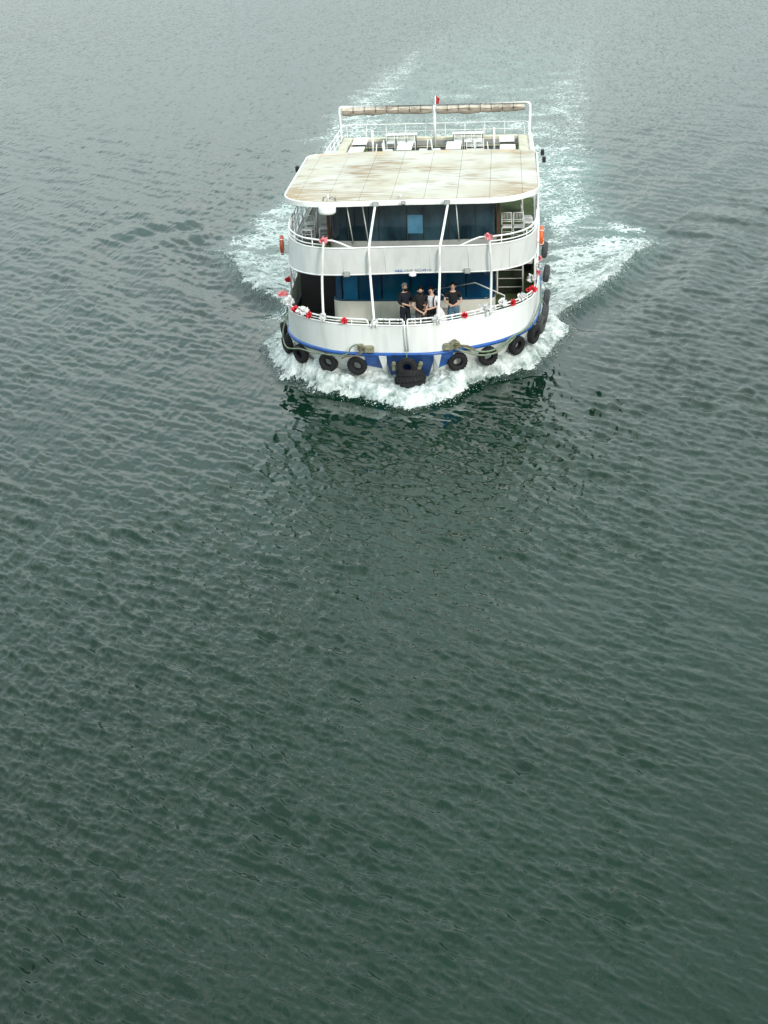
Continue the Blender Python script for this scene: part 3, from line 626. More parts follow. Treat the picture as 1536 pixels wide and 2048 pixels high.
# ------------------------------------------------------------------ bollards and mooring lines
for s, x, lab in ((-1, -1.32, 'mossy mooring bollard outside the port bulwark with brown rope wound on'), (1, 1.38, 'pale mossy mooring bollard outside the starboard bulwark with rope over it')):
    yb = ypoint(RAIL, x); t = tag(empty('mooring_bollard', (x, yb-.12, 1.58)), lab, 'bollard')
    mb = MB(); mb.bevbox(-.16, .16, -.09, .09, 0, .22, .03); mb.build('base', M['bollard'], t)
    mb = MB(); mb.lathe([(.06, .0), (.06, .2), (.1, .24), (.1, .27), (0, .28)], 12, Matrix.Translation((s*.30, .02, 0))); mb.build('post', M['bollard'], t)
    mb = MB(); mb.tube([(.16*math.cos(a)*.6+s*.3, .16*math.sin(a)*.6+.02, .06+a*.012) for a in [i*.5 for i in range(30)]], .024, 5); mb.build('rope_turns', M['ropebrown'], t)
def rope(pts, r, m, lab):
    mb = MB(); mb.tube([tuple(q) for q in catmull(pts, 8)], r, 7); return tag(mb.build('mooring_rope', M[m]), lab, 'rope')
def ro(x, z, off=.14, side=0): return (x, ypoint(RAIL, x)-off, z)
rope([ro(-1.5, 1.72, .16), ro(-1.75, 1.86, .2), ro(-1.95, 1.74, .22), ro(-2.1, 1.5, .2), ro(-2.5, 1.38), ro(-3.0, 1.36), ro(-3.4, 1.3, .16), ro(-3.9, 1.28, .2), (-4.5, 2.2, 1.15), (-4.78, 3.6, 1.35), (-4.66, 4.6, 1.85), (-4.56, 5.2, 2.5)], .027, 'rope', 'long pale green mooring rope slung from the port bollard along the blue strake')
rope([ro(-1.55, 1.60, .2), ro(-1.7, 1.5, .24), ro(-1.85, 1.44, .2), ro(-2.1, 1.42, .2), ro(-2.3, 1.32, .16)], .03, 'ropebrown', 'short dark brown rope end at the port bollard')
rope([ro(1.5, 1.74, .2), ro(1.8, 1.66, .24), ro(2.1, 1.5, .22), ro(2.4, 1.34, .2), ro(2.8, 1.26, .22), ro(3.2, 1.34, .22), ro(3.6, 1.5, .16), (4.2, 2.85, 1.62), (4.6, 4.0, 2.1), (4.66, 5.2, 2.5)], .032, 'rope', 'thick pale green mooring rope slack along the starboard bow')
rope([ro(1.6, 1.62, .24), ro(2.0, 1.42, .3), ro(2.5, 1.20, .28), ro(3.0, 1.16, .26), ro(3.4, 1.30, .2), ro(3.7, 1.45, .12)], .032, 'rope', 'second green rope sagging below the thick one on the starboard bow')
rope([ro(1.45, 1.80, .24), ro(1.62, 1.9, .2), ro(1.8, 1.7, .26), ro(2.05, 1.60, .2), ro(2.3, 1.42, .22)], .035, 'ropebrown', 'brown knotted rope trailing right of the starboard bollard')

# ------------------------------------------------------------------ life rings
for x, y, z, m, lab in ((-4.58, 3.2, 4.62, 'redring', 'dark red life ring hung edge-on outside the port end of the upper bulwark'), (4.66, 4.0, 4.60, 'orange', 'bright orange life ring hung edge-on outside the starboard end of the upper bulwark')):
    t = tag(empty('life_ring', (x, y, z)), lab, 'life ring'); mm = Euler((0, R(90), R(6 if x < 0 else -4))).to_matrix().to_4x4()
    mb = MB(); mb.lathe([(.28+.08*math.cos(a), .07*math.sin(a)) for a in [2*math.pi*i/10 for i in range(10)]], 28, mm, closed=True); mb.build('ring', M[m], t)
    for k in range(4):
        a = math.pi/4+k*math.pi/2; b = mm @ Matrix.Translation((.28*math.cos(a), .28*math.sin(a), 0)) @ Euler((0, 0, a)).to_matrix().to_4x4()
        mb = MB(); mb.tube([tuple(b @ Vector((.087*math.cos(q), 0, .077*math.sin(q)))) for q in [2*math.pi*i/10 for i in range(10)]], .014, 4, closed=True); mb.build('band', M['rail'], t)

# ------------------------------------------------------------------ chairs and tables on the upper deck
def make_chair():
    t = empty('chair'); w_, d = .40, .40
    mb = MB(); mb.bevbox(-.2, .2, -.2, .19, .44, .47, .015); mb.build('seat', M['chair'], t)
    mb = MB(); mb.bevbox(-.18, .18, -.18, .17, .47, .505, .02); mb.build('cushion', M['cushion'], t)
    for x in (-.185, .185):
        mb = MB(); mb.tube([(x, -.185, 0), (x, -.18, .44)], .017, 6); mb.build('leg', M['chair'], t)
        mb = MB(); mb.tube([(x, .20, 0), (x, .185, .45), (x*.97, .24, .92)], .017, 6); mb.build('leg', M['chair'], t)
    mb = MB()
    for z, y in ((.92, .24), (.66, .212), (.60, .205)): mb.tube([(-.18, y, z), (.18, y, z)], .015, 6)
    for k in range(6): x = -.135+.054*k; mb.tube([(x, .212, .66), (x, .238, .91)], .009, 5)
    mb.build('backrest', M['chair'], t)
    mb = MB()
    for z in (.16, .27):
        for x in (-.185, .185): mb.tube([(x, -.185, z), (x, .19, z)], .011, 5)
        mb.tube([(-.185, -.185, z+.03), (.185, -.185, z+.03)], .011, 5)
    mb.build('stretcher', M['chair'], t)
    return t
chair0 = make_chair(); first = [True]
def chair(x, y, rz, lab, grp):
    global chair0
    c = chair0 if first[0] else copy_tree(chair0); first[0] = False
    c.location = (x, y, ZF+.006); c.rotation_euler = (0, 0, R(rz)); tag(c, lab, 'chair', grp); return c
G1, G2 = 'white slatted chairs on the forward side decks', 'white chairs round the aft deck tables'
chair(3.42, 5.75, 0, 'white slatted chair next to the brown door post, facing the bow', G1)
chair(3.85, 5.75, 0, 'white slatted chair facing the bow, between its twin and the side-on chair', G1)
chair(4.22, 6.55, 100, 'white chair turned side-on near the starboard side rail', G1)
chair(4.18, 7.25, 95, 'white chair turned side-on behind another at the starboard side rail', G1)
chair(-3.35, 6.1, 0, 'white slatted chair right under the radome on the port side deck', G1)
chair(-3.95, 5.9, -12, 'white slatted chair nearest the port rail, beside the one under the radome', G1)
chair(-3.95, 6.9, -80, 'white chair turned side-on behind the port rail chair', G1)
def table(x, y, w_, l, lab, z=.75):
    t = tag(empty('table', (x, y, ZF+.006)), lab, 'table', 'white tables on the aft upper deck')
    mb = MB(); mb.bevbox(-w_/2, w_/2, -l/2, l/2, z-.035, z, .01); mb.build('tabletop', M['table'], t)
    for sx in (-1, 1):
        for sy in (-1, 1): mb = MB(); mb.tube([(sx*(w_/2-.06), sy*(l/2-.08), 0), (sx*(w_/2-.06), sy*(l/2-.08), z-.03)], .02, 6); mb.build('leg', M['frame'], t)
    mb = MB(); mb.box(-w_/2+.05, w_/2-.05, -l/2+.06, l/2-.06, z-.1, z-.036); mb.build('apron', M['frame'], t)
table(-3.40, 23.0, .68, 1.6, 'white table farthest aft beside the port bench')
table(-3.40, 20.7, .68, 1.5, 'white table half hidden by the roof edge beside the port bench')
table(-1.22, 21.4, .68, 1.75, 'white table left of the centre post, by the roof edge')
table(1.02, 21.4, .68, 1.85, 'white table right of the centre post, by the roof edge')
table(3.45, 22.9, .68, 1.5, 'white table farthest aft beside the starboard bench')
table(3.48, 20.7, .70, 1.1, 'white table half hidden by the roof edge beside the starboard bench')
table(-1.58, 24.75, 1.5, .5, 'long white table set crosswise at the stern, left of the centre post')
table(1.60, 24.75, 1.5, .5, 'long white table set crosswise at the stern, right of the centre post')
for x, y, r_, lab in ((-2.05, 24.1, 180, 'white chair at the left end of the left crosswise table'), (-1.55, 24.1, 180, 'white chair in the middle of the left crosswise table'), (-1.08, 24.1, 180, 'white chair at the right end of the left crosswise table'),
                      (1.15, 24.1, 180, 'white chair at the left end of the right crosswise table'), (1.62, 24.1, 180, 'white chair in the middle of the right crosswise table'), (2.08, 24.1, 180, 'white chair at the right end of the right crosswise table'),
                      (-2.0, 21.9, 90, 'white chair on the port side of the left centre table'), (-2.0, 21.2, 90, 'white chair on the port side of the left centre table, nearer the roof'), (-.42, 21.9, -90, 'white chair between the left centre table and the centre post'), (.20, 21.9, 90, 'white chair between the centre post and the right centre table'),
                      (1.78, 21.6, 0, 'white slatted chair right of the right centre table, back to the stern'), (2.2, 21.6, 0, 'white slatted chair facing the bow, second right of the right centre table'),
                      (-2.72, 21.0, -90, 'white chair on the inner side of the port table by the roof'), (2.80, 20.9, 90, 'white chair on the inner side of the starboard table by the roof')):
    chair(x, y, r_, lab, G2)

# ------------------------------------------------------------------ tulle bows and ribbons
def tulle(x, y, z, r, m, lab, sx=1, sz=1, n=70, drop=0):
    mb = MB(); v = []; f = []
    for k in range(n):
        d = Vector((random.gauss(0, 1), random.gauss(0, 1), random.gauss(0, 1))).normalized()
        a = d.orthogonal().normalized(); a = (Matrix.Rotation(random.uniform(0, 6.28), 3, d) @ a)
        ln = r*random.uniform(.6, 1.15); w_ = r*random.uniform(.18, .4); o = len(v)
        c = d*ln*.55+a*random.uniform(-.2, .2)*r; e = d*ln+a.cross(d)*random.uniform(-.3, .3)*r
        for p, ww in ((Vector((0, 0, 0)), .25), (c, 1.), (e, .7)):
            for s in (-1, 1): q = p+a*w_*ww*s+Vector((0, 0, -drop*(p.length/r)**2*r)); v.append((q.x*sx, q.y, q.z*sz))
        f += [(o, o+2, o+3, o+1), (o+2, o+4, o+5, o+3)]
    mb.add(v, f, True); ob = mb.build('tulle_bow', M[m]); ob.scale = (.85,)*3; ob.location = (x, y, z)
    return tag(ob, lab, 'bow', 'tulle bows tied along the rails')
def onrail(x, dz=0): return (x, ypoint(MAIN, x)-.02, 2.66+dz)
for x, dz, r, m, lab, k in (
    (-2.15, 0, .15, 'red', 'bright red bow on the main rail between the two port poles', {}),
    (-3.46, .02, .15, 'red', 'red bow on the main rail next left of the first white pole', {}),
    (-4.02, .05, .16, 'red', 'red bow at the port turn of the main rail', {}),
    (1.95, .0, .15, 'red', 'red bow on the main rail right of the man in jeans', {}),
    (3.62, .02, .15, 'red', 'red bow on the main rail between two white bows on the starboard turn', {}),
    (-2.92, .06, .17, 'tulle', 'white bow at the foot of the first white pole', {}),
    (-1.10, .02, .17, 'tulle', 'white bow with a tail hanging down, at the foot of the second pole', dict(drop=.5)),
    (1.02, .05, .20, 'tulle', 'white bow at the foot of the third pole, beside the white tote', dict(drop=.2)),
    (2.70, .05, .26, 'tulle', 'thin white veil of tulle at the foot of the fourth pole', dict(sx=1.3)),
    (3.28, .12, .19, 'tulle', 'white bow standing up on the starboard rail left of the red one', {}),
    (3.94, .12, .19, 'tulle', 'white bow standing up on the starboard rail right of the red one', {}),
    (-3.70, .12, .20, 'tulle', 'white bow blown upwards between two red ones on the port rail', dict(sx=1.3)),
    (-4.32, .15, .24, 'tulle', 'large white bow at the port corner of the main rail', {})):
    tulle(*onrail(x, dz), r, m, lab, **k)
tulle(-4.62, 3.0, 2.9, .17, 'pink', 'pink bow streaming outward at the port corner', sx=1.5, sz=.9)
tulle(-4.58, 4.2, 3.1, .14, 'red', 'small red bow on the port lattice rail above the pink one')
tulle(-4.58, 5.6, 3.3, .13, 'red', 'small red bow higher up the port lattice rail, second from the top')
tulle(-4.50, 7.0, 3.35, .14, 'red', 'dark red bow topmost on the port lattice rail')
tulle(4.30, 3.6, 2.75, .16, 'red', 'long red ribbon bow low on the starboard rail curve', sx=1.5)
tulle(4.30, 4.4, 2.95, .20, 'tulle', 'white bow above the long red ribbon on the starboard rail')
tulle(4.56, 5.4, 2.9, .13, 'pink', 'pink bow on the starboard side rail above the white one')
tulle(4.66, 7.6, 2.9, .13, 'pink', 'deep pink bow farthest up the starboard side rail')
tulle(4.60, 6.4, 2.95, .14, 'tulle', 'small white bow between two pink ones on the starboard side rail')
tulle(-2.80, .78, 5.31, .17, 'pink', 'pink and white bow where the port pole meets the upper rail')
tulle(2.80, .88, 5.33, .17, 'pink', 'pink and white bow where the starboard pole meets the upper rail')
tulle(4.18, 7.75, 3.1, .22, 'tulle', 'white gauze hung on the post by the stairs', sz=1.6)

# ------------------------------------------------------------------ gangplank lying on the foredeck
gp = tag(empty('gangplank', (1.35, 3.45, ZD), R(4)), 'grey boarding gangplank with white handrail leaning on the cabin front', 'gangplank')
mm = Euler((R(38), 0, 0)).to_matrix().to_4x4()
for k in range(7):
    mb = MB(); mb.bevbox(-.62, .35, -.55+.2*k, -.37+.2*k, .0, .05, .01, mm); mb.build('board', M['plank'], gp)
mb = MB(); mb.box(-.66, -.60, -.6, .9, -.04, .1, mm); mb.box(.33, .39, -.6, .9, -.04, .1, mm); mb.build('side_beam', M['plank'], gp)
mb = MB(); mb.tube([(-.72, .1, .45), (-.70, .3, 1.30), (.95, .3, 1.52), (2.0, .28, 1.02), (2.0, .28, .5)], .025, 6); mb.build('handrail', M['rail'], gp)
mb = MB(); mb.tube([(-.45, .0, 1.32), (-.05, -.1, 1.08), (.25, -.1, .9)], .025, 6); mb.build('handrail', M['rail'], gp)
bg_ = tag(empty('deck_bag', (.02, 2.35, ZD)), 'beige and white bag standing on the foredeck between the standing man and the bearded man', 'bag')
mb = MB(); mb.lathe([(.0, 0), (.16, .01), (.19, .12), (.17, .3), (.12, .42), (.05, .46), (0, .46)], 14); mb.build('body', M['tan'], bg_)
mb = MB(); mb.tube([(-.1, -.05, .4), (-.08, -.05, .62), (.08, -.05, .62), (.1, -.05, .4)], .015, 5); mb.build('handle', M['blackcloth'], bg_)
bb = MB(); bb.bevbox(-.19, .19, -.15, .15, 0, .62, .05); bb.tube([(-.19, -.16, .5), (.19, -.16, .5)], .015, 5); o = bb.build('white_crate', M['table']); o.location = (.05, 2.95, ZD)
tag(o, 'white plastic crate behind the beige bag on the foredeck', 'crate')

# ------------------------------------------------------------------ people
def skin(name, pts, edges, rad, m, parent, root=0, sub=1):
    me = bpy.data.meshes.new(name); me.from_pydata(pts, edges, []); o = bpy.data.objects.new(name, me); C.objects.link(o); o.parent = parent
    me.materials.append(m); o.modifiers.new('skin', 'SKIN')
    sv = me.skin_vertices[0].data if me.skin_vertices else None
    if sv is None:
        bm = bmesh.new(); bm.from_mesh(me); bm.verts.layers.skin.verify(); bm.to_mesh(me); bm.free(); sv = me.skin_vertices[0].data
    for i, r in enumerate(rad): sv[i].radius = (r, r) if not isinstance(r, tuple) else r; sv[i].use_root = (i == root)
    o.modifiers['skin'].use_smooth_shade = True
    s = o.modifiers.new('sub', 'SUBSURF'); s.levels = sub; s.render_levels = sub
    return o
def chain(joints, order, rad, grow=0.):
    """joints: dict; order: list of chains of names -> pts, edges, radii"""
    names = []; E_ = []
    for c in order:
        for n_ in c:
            if n_ not in names: names.append(n_)
        E_ += [(names.index(a), names.index(b)) for a, b in zip(c, c[1:])]
    return [joints[n_] for n_ in names], E_, [(rad[n_]+grow) for n_ in names]
RAD = dict(pelvis=.135, waist=.125, chest=.15, top=.09, neck=.055, jaw=.072, head=.092, crown=.07, nose=.012, shl=.055, shr=.055, ell=.043, elr=.043, wrl=.03, wrr=.03, pal=.032, par=.032,
           hipl=.1, hipr=.1, knl=.062, knr=.062, anl=.04, anr=.04, tol=.035, tor=.035)
def person(loc, rz, J, label, shirt, trousers, hair='hair', sleeve='short', beard=False, cap=False, extra=None):
    root = tag(empty('person', loc, R(rz)), label, 'person'); root.scale = (1.05, 1.05, 1.055)
    J = {k: Vector(v) for k, v in J.items()}
    J['top'] = J['chest'].lerp(J['neck'], .6)
    J['crown'] = J['head']+(J['head']-J['jaw'])*.95
    fdir = J.get('look', Vector((0, -1, 0))); fdir = Vector(fdir).normalized()
    J['nose'] = J['head'].lerp(J['jaw'], .4)+fdir*.105
    rad = dict(RAD); order = [['pelvis', 'waist', 'chest', 'top', 'neck', 'jaw', 'head', 'crown'], ['head', 'nose'], ['top', 'shl', 'ell', 'wrl', 'pal'], ['top', 'shr', 'elr', 'wrr', 'par'],
             ['pelvis', 'hipl', 'knl', 'anl', 'tol'], ['pelvis', 'hipr', 'knr', 'anr', 'tor']]
    for s in 'lr':      # five fingers from each palm
        p, wv = J['pa'+s], J['wr'+s]; d = (p-wv).normalized(); sd_ = d.cross(Vector((0, 0, 1))).normalized() if abs(d.z) < .9 else Vector((1, 0, 0))
        nrm = d.cross(sd_).normalized()
        for i, (off, ln) in enumerate(((-.03, .065), (-.01, .08), (.012, .075), (.032, .055))):
            a, b = f'f{s}{i}a', f'f{s}{i}b'; J[a] = p+d*ln*.55+sd_*off; J[b] = p+d*ln*.95+sd_*off*1.1+nrm*.03; rad[a] = .010; rad[b] = .008; order.append(['pa'+s, a, b])
        J['t'+s] = p+sd_*(-.045)+d*.02; J['t2'+s] = p+sd_*(-.055)+d*.055+nrm*.015; rad['t'+s] = .012; rad['t2'+s] = .009; order.append(['pa'+s, 't'+s, 't2'+s])
    P_, E_, r_ = chain(J, order, rad); skin('body', P_, E_, r_, M['skin'], root)
    # shirt
    J2 = dict(J); nm = [['hem', 'waist', 'chest', 'top', 'collar']]; J2['hem'] = J['pelvis']+(J['pelvis']-J['waist'])*.35; J2['collar'] = J['top'].lerp(J['neck'], .6)
    J2['top'] = J['top']+Vector((0, 0, .015))
    rad2 = dict(RAD, hem=.165, waist=.155, chest=.178, top=.122, collar=.082, shl=.078, shr=.078)
    for s in 'lr':
        t_ = .62 if sleeve == 'short' else .98
        if sleeve == 'short':
            J2['sl'+s] = J['sh'+s].lerp(J['el'+s], t_); rad2['sl'+s] = .078; nm.append(['top', 'sh'+s, 'sl'+s])
        else:
            J2['sl'+s] = J['el'+s].lerp(J['wr'+s], .35); rad2['sl'+s] = .052; rad2['el'+s] = .06; nm.append(['top', 'sh'+s, 'el'+s, 'sl'+s])
    P_, E_, r_ = chain(J2, nm, rad2); skin('shirt', P_, E_, r_, M[shirt], root)
    # trousers and shoes
    nm = [['belt', 'pelvis', 'hipl', 'knl', 'cufl'], ['pelvis', 'hipr', 'knr', 'cufr']]; J3 = dict(J); J3['belt'] = J['waist']
    for s in 'lr': J3['cuf'+s] = J['kn'+s].lerp(J['an'+s], .93)
    rad3 = dict(RAD, belt=.12, pelvis=.15, hipl=.112, hipr=.112, knl=.078, knr=.078, cufl=.062, cufr=.062)
    P_, E_, r_ = chain(J3, nm, rad3); skin('trousers', P_, E_, r_, M[trousers], root)
    for s in 'lr':
        a, t_ = J['an'+s], J['to'+s]; skin('shoe', [tuple(a+Vector((0, 0, -.02))), tuple(a.lerp(t_, .6)), tuple(t_)], [(0, 1), (1, 2)], [.05, .048, .04], M['black'], root)
    # hair, cap, beard, eyes
    hd = J['head']; upv = (J['head']-J['jaw']).normalized(); side = upv.cross(fdir).normalized(); f2 = side.cross(upv).normalized()
    B = Matrix((side, f2, upv)).transposed().to_4x4(); B.translation = hd
    def capmesh(r, zmin, front, m, name, nz_=6, n=16, jit=.0):
        mb = MB(); v = []; f = []
        for i in range(nz_+1):
            el = math.pi/2*(1-i/nz_*(1.0+zmin)); 
            for j in range(n):
                a = 2*math.pi*j/n; rr_ = r*(1+random.uniform(-jit, jit)); x = rr_*math.cos(el)*math.sin(a)*.92; y = -rr_*math.cos(el)*math.cos(a)*1.06; z = rr_*math.sin(el)*1.08
                if z < front and math.cos(a) > .35: z = max(z, front)
                v.append(tuple(B @ Vector((x, -y if False else -y*-1 if False else y*-1, z+.03))))
        for i in range(nz_):
            for j in range(n): f.append((i*n+j, i*n+(j+1) % n, (i+1)*n+(j+1) % n, (i+1)*n+j))
        mb.add(v, f, True); return mb.build(name, M[m], root)
    if cap: capmesh(.108, .05, .035, 'cap', 'cap')
    else: capmesh(.106, .35, .062, hair, 'hair', jit=.05)
    if beard:
        mb = MB(); v = []; f = []
        for i in range(5):
            for j in range(9):
                a = -1.25+2.5*j/8; z = -.045-.03*i; r = .088*(1-.06*i*i*.5); v.append(tuple(B @ Vector((r*math.sin(a), r*math.cos(a)*1.12+.006, z))))
        f = [(i*9+j, i*9+j+1, (i+1)*9+j+1, (i+1)*9+j) for i in range(4) for j in range(8)]; mb.add(v, f, True); o = mb.build('beard', M['hair'], root); sm = o.modifiers.new('t', 'SOLIDIFY'); sm.thickness = .012
    for s in (-1, 1):
        mb = MB(); mb.lathe([(0, .011), (.009, .006), (.011, 0), (.009, -.006), (0, -.011)], 8, B @ Matrix.Translation((s*.033, .088, -.012))); mb.build('eye', M['black'], root)
        mb = MB(); mb.lathe([(0, .025), (.012, .015), (.015, 0), (.01, -.02), (0, -.028)], 8, B @ Matrix.Translation((s*.094, .0, -.02))); mb.build('ear', M['skin'], root)
    mb = MB(); mb.tube([tuple(B @ Vector((-.025, .088, -.075))), tuple(B @ Vector((0, .096, -.078))), tuple(B @ Vector((.025, .088, -.075)))], .006, 5); mb.build('mouth', M['red'], root)
    return root
def pose(**k):
    J = dict(pelvis=(0, 0, .93), waist=(0, 0, 1.08), chest=(0, 0, 1.27), neck=(0, -.01, 1.49), jaw=(0, -.03, 1.56), head=(0, -.02, 1.645),
             shl=(-.19, 0, 1.40), shr=(.19, 0, 1.40), ell=(-.235, .0, 1.13), elr=(.235, .0, 1.13), wrl=(-.12, -.2, 1.02), wrr=(.12, -.2, 1.02), pal=(-.05, -.25, 1.01), par=(.05, -.25, 1.01),
             hipl=(-.1, 0, .88), hipr=(.1, 0, .88), knl=(-.12, -.02, .48), knr=(.12, -.02, .48), anl=(-.13, 0, .09), anr=(.13, 0, .09), tol=(-.14, -.16, .04), tor=(.14, -.16, .04))
    J.update(k); return J
# bald man in navy, turned towards the others, forearms crossed low
person((-.22, 2.62, ZD), 38, pose(wrl=(.02, -.27, 1.03), pal=(.1, -.30, 1.0), wrr=(.12, -.26, 1.04), par=(.08, -.33, 1.05)),
       'man in dark navy shirt and pale cap standing leftmost of the four men', 'navycloth', 'navycloth', sleeve='long', cap=True, beard=True)
# bearded man in black, leaning back, hands folded over one raised knee
person((.34, 2.55, ZD-.09), 14, pose(chest=(.0, .02, 1.24), neck=(.0, 0, 1.46), jaw=(0, -.03, 1.54), head=(0, -.03, 1.62), ell=(-.29, -.04, 1.10), wrl=(-.08, -.28, .96), pal=(0, -.32, .92), wrr=(.14, -.28, .95), par=(.06, -.33, .90), knl=(-.16, -.38, .72), anl=(-.15, -.25, .33), tol=(-.15, -.40, .27), anr=(.13, 0, .18), tor=(.14, -.16, .13)),
       'bearded man in black T-shirt and grey trousers, second from the left', 'blackcloth', 'greytrousers', beard=True)
# man in white with backpack
p3 = person((.76, 2.60, ZD-.06), -22, pose(head=(-.03, -.03, 1.56), jaw=(-.02, -.03, 1.485), neck=(0, -.01, 1.42), chest=(0, 0, 1.2), shl=(-.18, 0, 1.33), shr=(.18, 0, 1.33), ell=(-.23, -.06, 1.07), elr=(.26, -.04, 1.06), wrl=(-.16, -.28, 1.08), pal=(-.14, -.34, 1.12), wrr=(.0, -.28, .98), par=(-.07, -.33, .98), anl=(-.13, 0, .15), anr=(.13, 0, .15), tol=(-.14, -.16, .10), tor=(.14, -.16, .10)),
       'young man in white T-shirt with dark backpack straps, beside the third pole', 'whitecloth', 'blackcloth')
bp = tag(empty('backpack', (.76, 2.60, ZD-.06), R(-22)), 'dark backpack worn by the man in the white T-shirt', 'backpack')
mb = MB(); mb.bevbox(-.17, .17, .16, .36, .88, 1.36, .05); mb.build('bag', M['navycloth'], bp)
for s in (-1, 1):
    mb = MB(); mb.tube([tuple(q) for q in catmull([(s*.12, .17, 1.35), (s*.125, .08, 1.46), (s*.125, -.10, 1.43), (s*.13, -.175, 1.28), (s*.15, -.13, 1.05), (s*.16, .14, .93)], 5)], .024, 6); mb.build('strap', M['navycloth'], bp)
mb = MB(); v = []; f = []
for i in range(9):
    for j in range(11):
        u = i/8; a = 2*math.pi*j/11; r = (.07+.19*u**.6)*(1+.1*math.sin(a*3+u*5)); v.append((1.0+r*math.cos(a)*.9+.12*u, 2.32+r*math.sin(a)*.55, 2.5-.62*u+.02*math.sin(a*4)))
f = [(i*11+j, i*11+(j+1) % 11, (i+1)*11+(j+1) % 11, (i+1)*11+j) for i in range(8) for j in range(11)]; f += [tuple(range(10, -1, -1)), tuple(range(88, 99))]
mb.add(v, f, True); tag(mb.build('white_tote', M['whitecloth']), 'slack white cloth tote held at the hip of the man with the backpack', 'bag')
# man in jeans
person((1.50, 2.62, ZD-.0), 4, pose(shl=(-.21, 0, 1.41), shr=(.21, 0, 1.41), ell=(-.29, .02, 1.17), elr=(.29, .02, 1.13), wrl=(-.16, -.2, 1.08), pal=(-.10, -.25, 1.06), wrr=(.02, -.24, 1.03), par=(-.05, -.28, 1.03)),
       'man in black T-shirt and blue jeans standing alone with hands clasped, rightmost of the four', 'blackcloth', 'jeans')

# ------------------------------------------------------------------ water
rng = np.random.default_rng(11)
def perlin(x, y, seed=0):
    r = np.random.default_rng(seed); P_ = r.permutation(512); ang = r.uniform(0, 2*np.pi, 512); gx, gy = np.cos(ang), np.sin(ang)
    xi = np.floor(x).astype(int); yi = np.floor(y).astype(int); xf = x-xi; yf = y-yi
    u = xf*xf*xf*(xf*(xf*6-15)+10); v = yf*yf*yf*(yf*(yf*6-15)+10)
    def g(a, b): h = P_[(P_[(xi+a) & 511]+yi+b) & 511]; return gx[h]*(xf-a)+gy[h]*(yf-b)
    a = g(0, 0)*(1-u)+g(1, 0)*u; b = g(0, 1)*(1-u)+g(1, 1)*u
    return (a*(1-v)+b*v)*1.5
def fbm(x, y, oct=4, seed=0, gain=.5):
    s = 0; a = 1; t = 0
    for k in range(oct): s = s+a*perlin(x*2**k+k*17.3, y*2**k-k*9.1, seed+k); t += a; a *= gain
    return s/t
def ss(a, b, x): t = np.clip((x-a)/(b-a), 0, 1); return t*t*(3-2*t)
def segdist(X, Y, pl):
    """distance to a polyline, signed side and relative position along it"""
    best = np.full(X.shape, 1e9); sg = np.zeros(X.shape); al = np.zeros(X.shape); pl = np.array(pl, float)
    L_ = np.r_[0, np.cumsum(np.linalg.norm(np.diff(pl, axis=0), axis=1))]
    for i in range(len(pl)-1):
        a, b = pl[i], pl[i+1]; d = b-a; l2 = d@d; t = np.clip(((X-a[0])*d[0]+(Y-a[1])*d[1])/l2, 0, 1)
        px, py = a[0]+t*d[0], a[1]+t*d[1]; q = np.hypot(X-px, Y-py); m_ = q < best
        best = np.where(m_, q, best); sg = np.where(m_, np.sign(d[0]*(Y-a[1])-d[1]*(X-a[0])), sg); al = np.where(m_, (L_[i]+t*np.sqrt(l2))/L_[-1], al)
    return best, sg, al
def inpoly(X, Y, pl):
    c = np.zeros(X.shape, bool); n = len(pl)
    for i in range(n):
        (x1, y1), (x2, y2) = pl[i], pl[(i+1) % n]
        c ^= ((y1 > Y) != (y2 > Y)) & (X < (x2-x1)*(Y-y1)/(y2-y1+1e-12)+x1)
    return c
def softpoly(X, Y, pl, w_):
    d, _, _ = segdist(X, Y, list(pl)+[pl[0]]); return ss(-w_, w_, np.where(inpoly(X, Y, pl), d, -d))
# leading edges of the bow wave, port and starboard
EDGE_L = [(.15, -1.95), (-.7, -1.25), (-1.7, -.55), (-2.6, .0), (-3.3, .35), (-3.7, 1.2), (-4.5, 1.9), (-4.9, 3.2), (-5.4, 4.6), (-5.9, 6.6)]
EDGE_R = [(.15, -1.95), (.9, -1.35), (1.5, -.75), (1.9, .25), (2.6, 1.2), (3.5, 1.9), (4.3, 2.4), (4.9, 4.4), (5.5, 6.6), (5.9, 8.0)]
CREST_R = [(4.9, 7.2), (5.7, 9.8), (6.9, 12.3), (8.0, 15.3), (9.0, 18.6), (10.2, 22.0)]
CREST_L = [(-5.2, 10.6), (-6.3, 12.4), (-7.3, 14.0), (-8.3, 16.2), (-9.2, 19.3), (-10.3, 22.3)]
COLLAR = EDGE_L[::-1]+EDGE_R[1:]+[(4.9, 8.6), (4.4, 6), (3.3, 4.3), (0, 2.8), (-3.3, 4.3), (-4.4, 6), (-5.0, 8.0)]
HULLW = [(x*.955, y+.55) for x, y in RAIL]
def hulldist(X, Y):
    d, _, _ = segdist(X, Y, [tuple(p) for p in resample(HULLW, 60)]); return np.where(inpoly(X, Y, [tuple(p) for p in resample(HULLW, 60)]), -d, d)
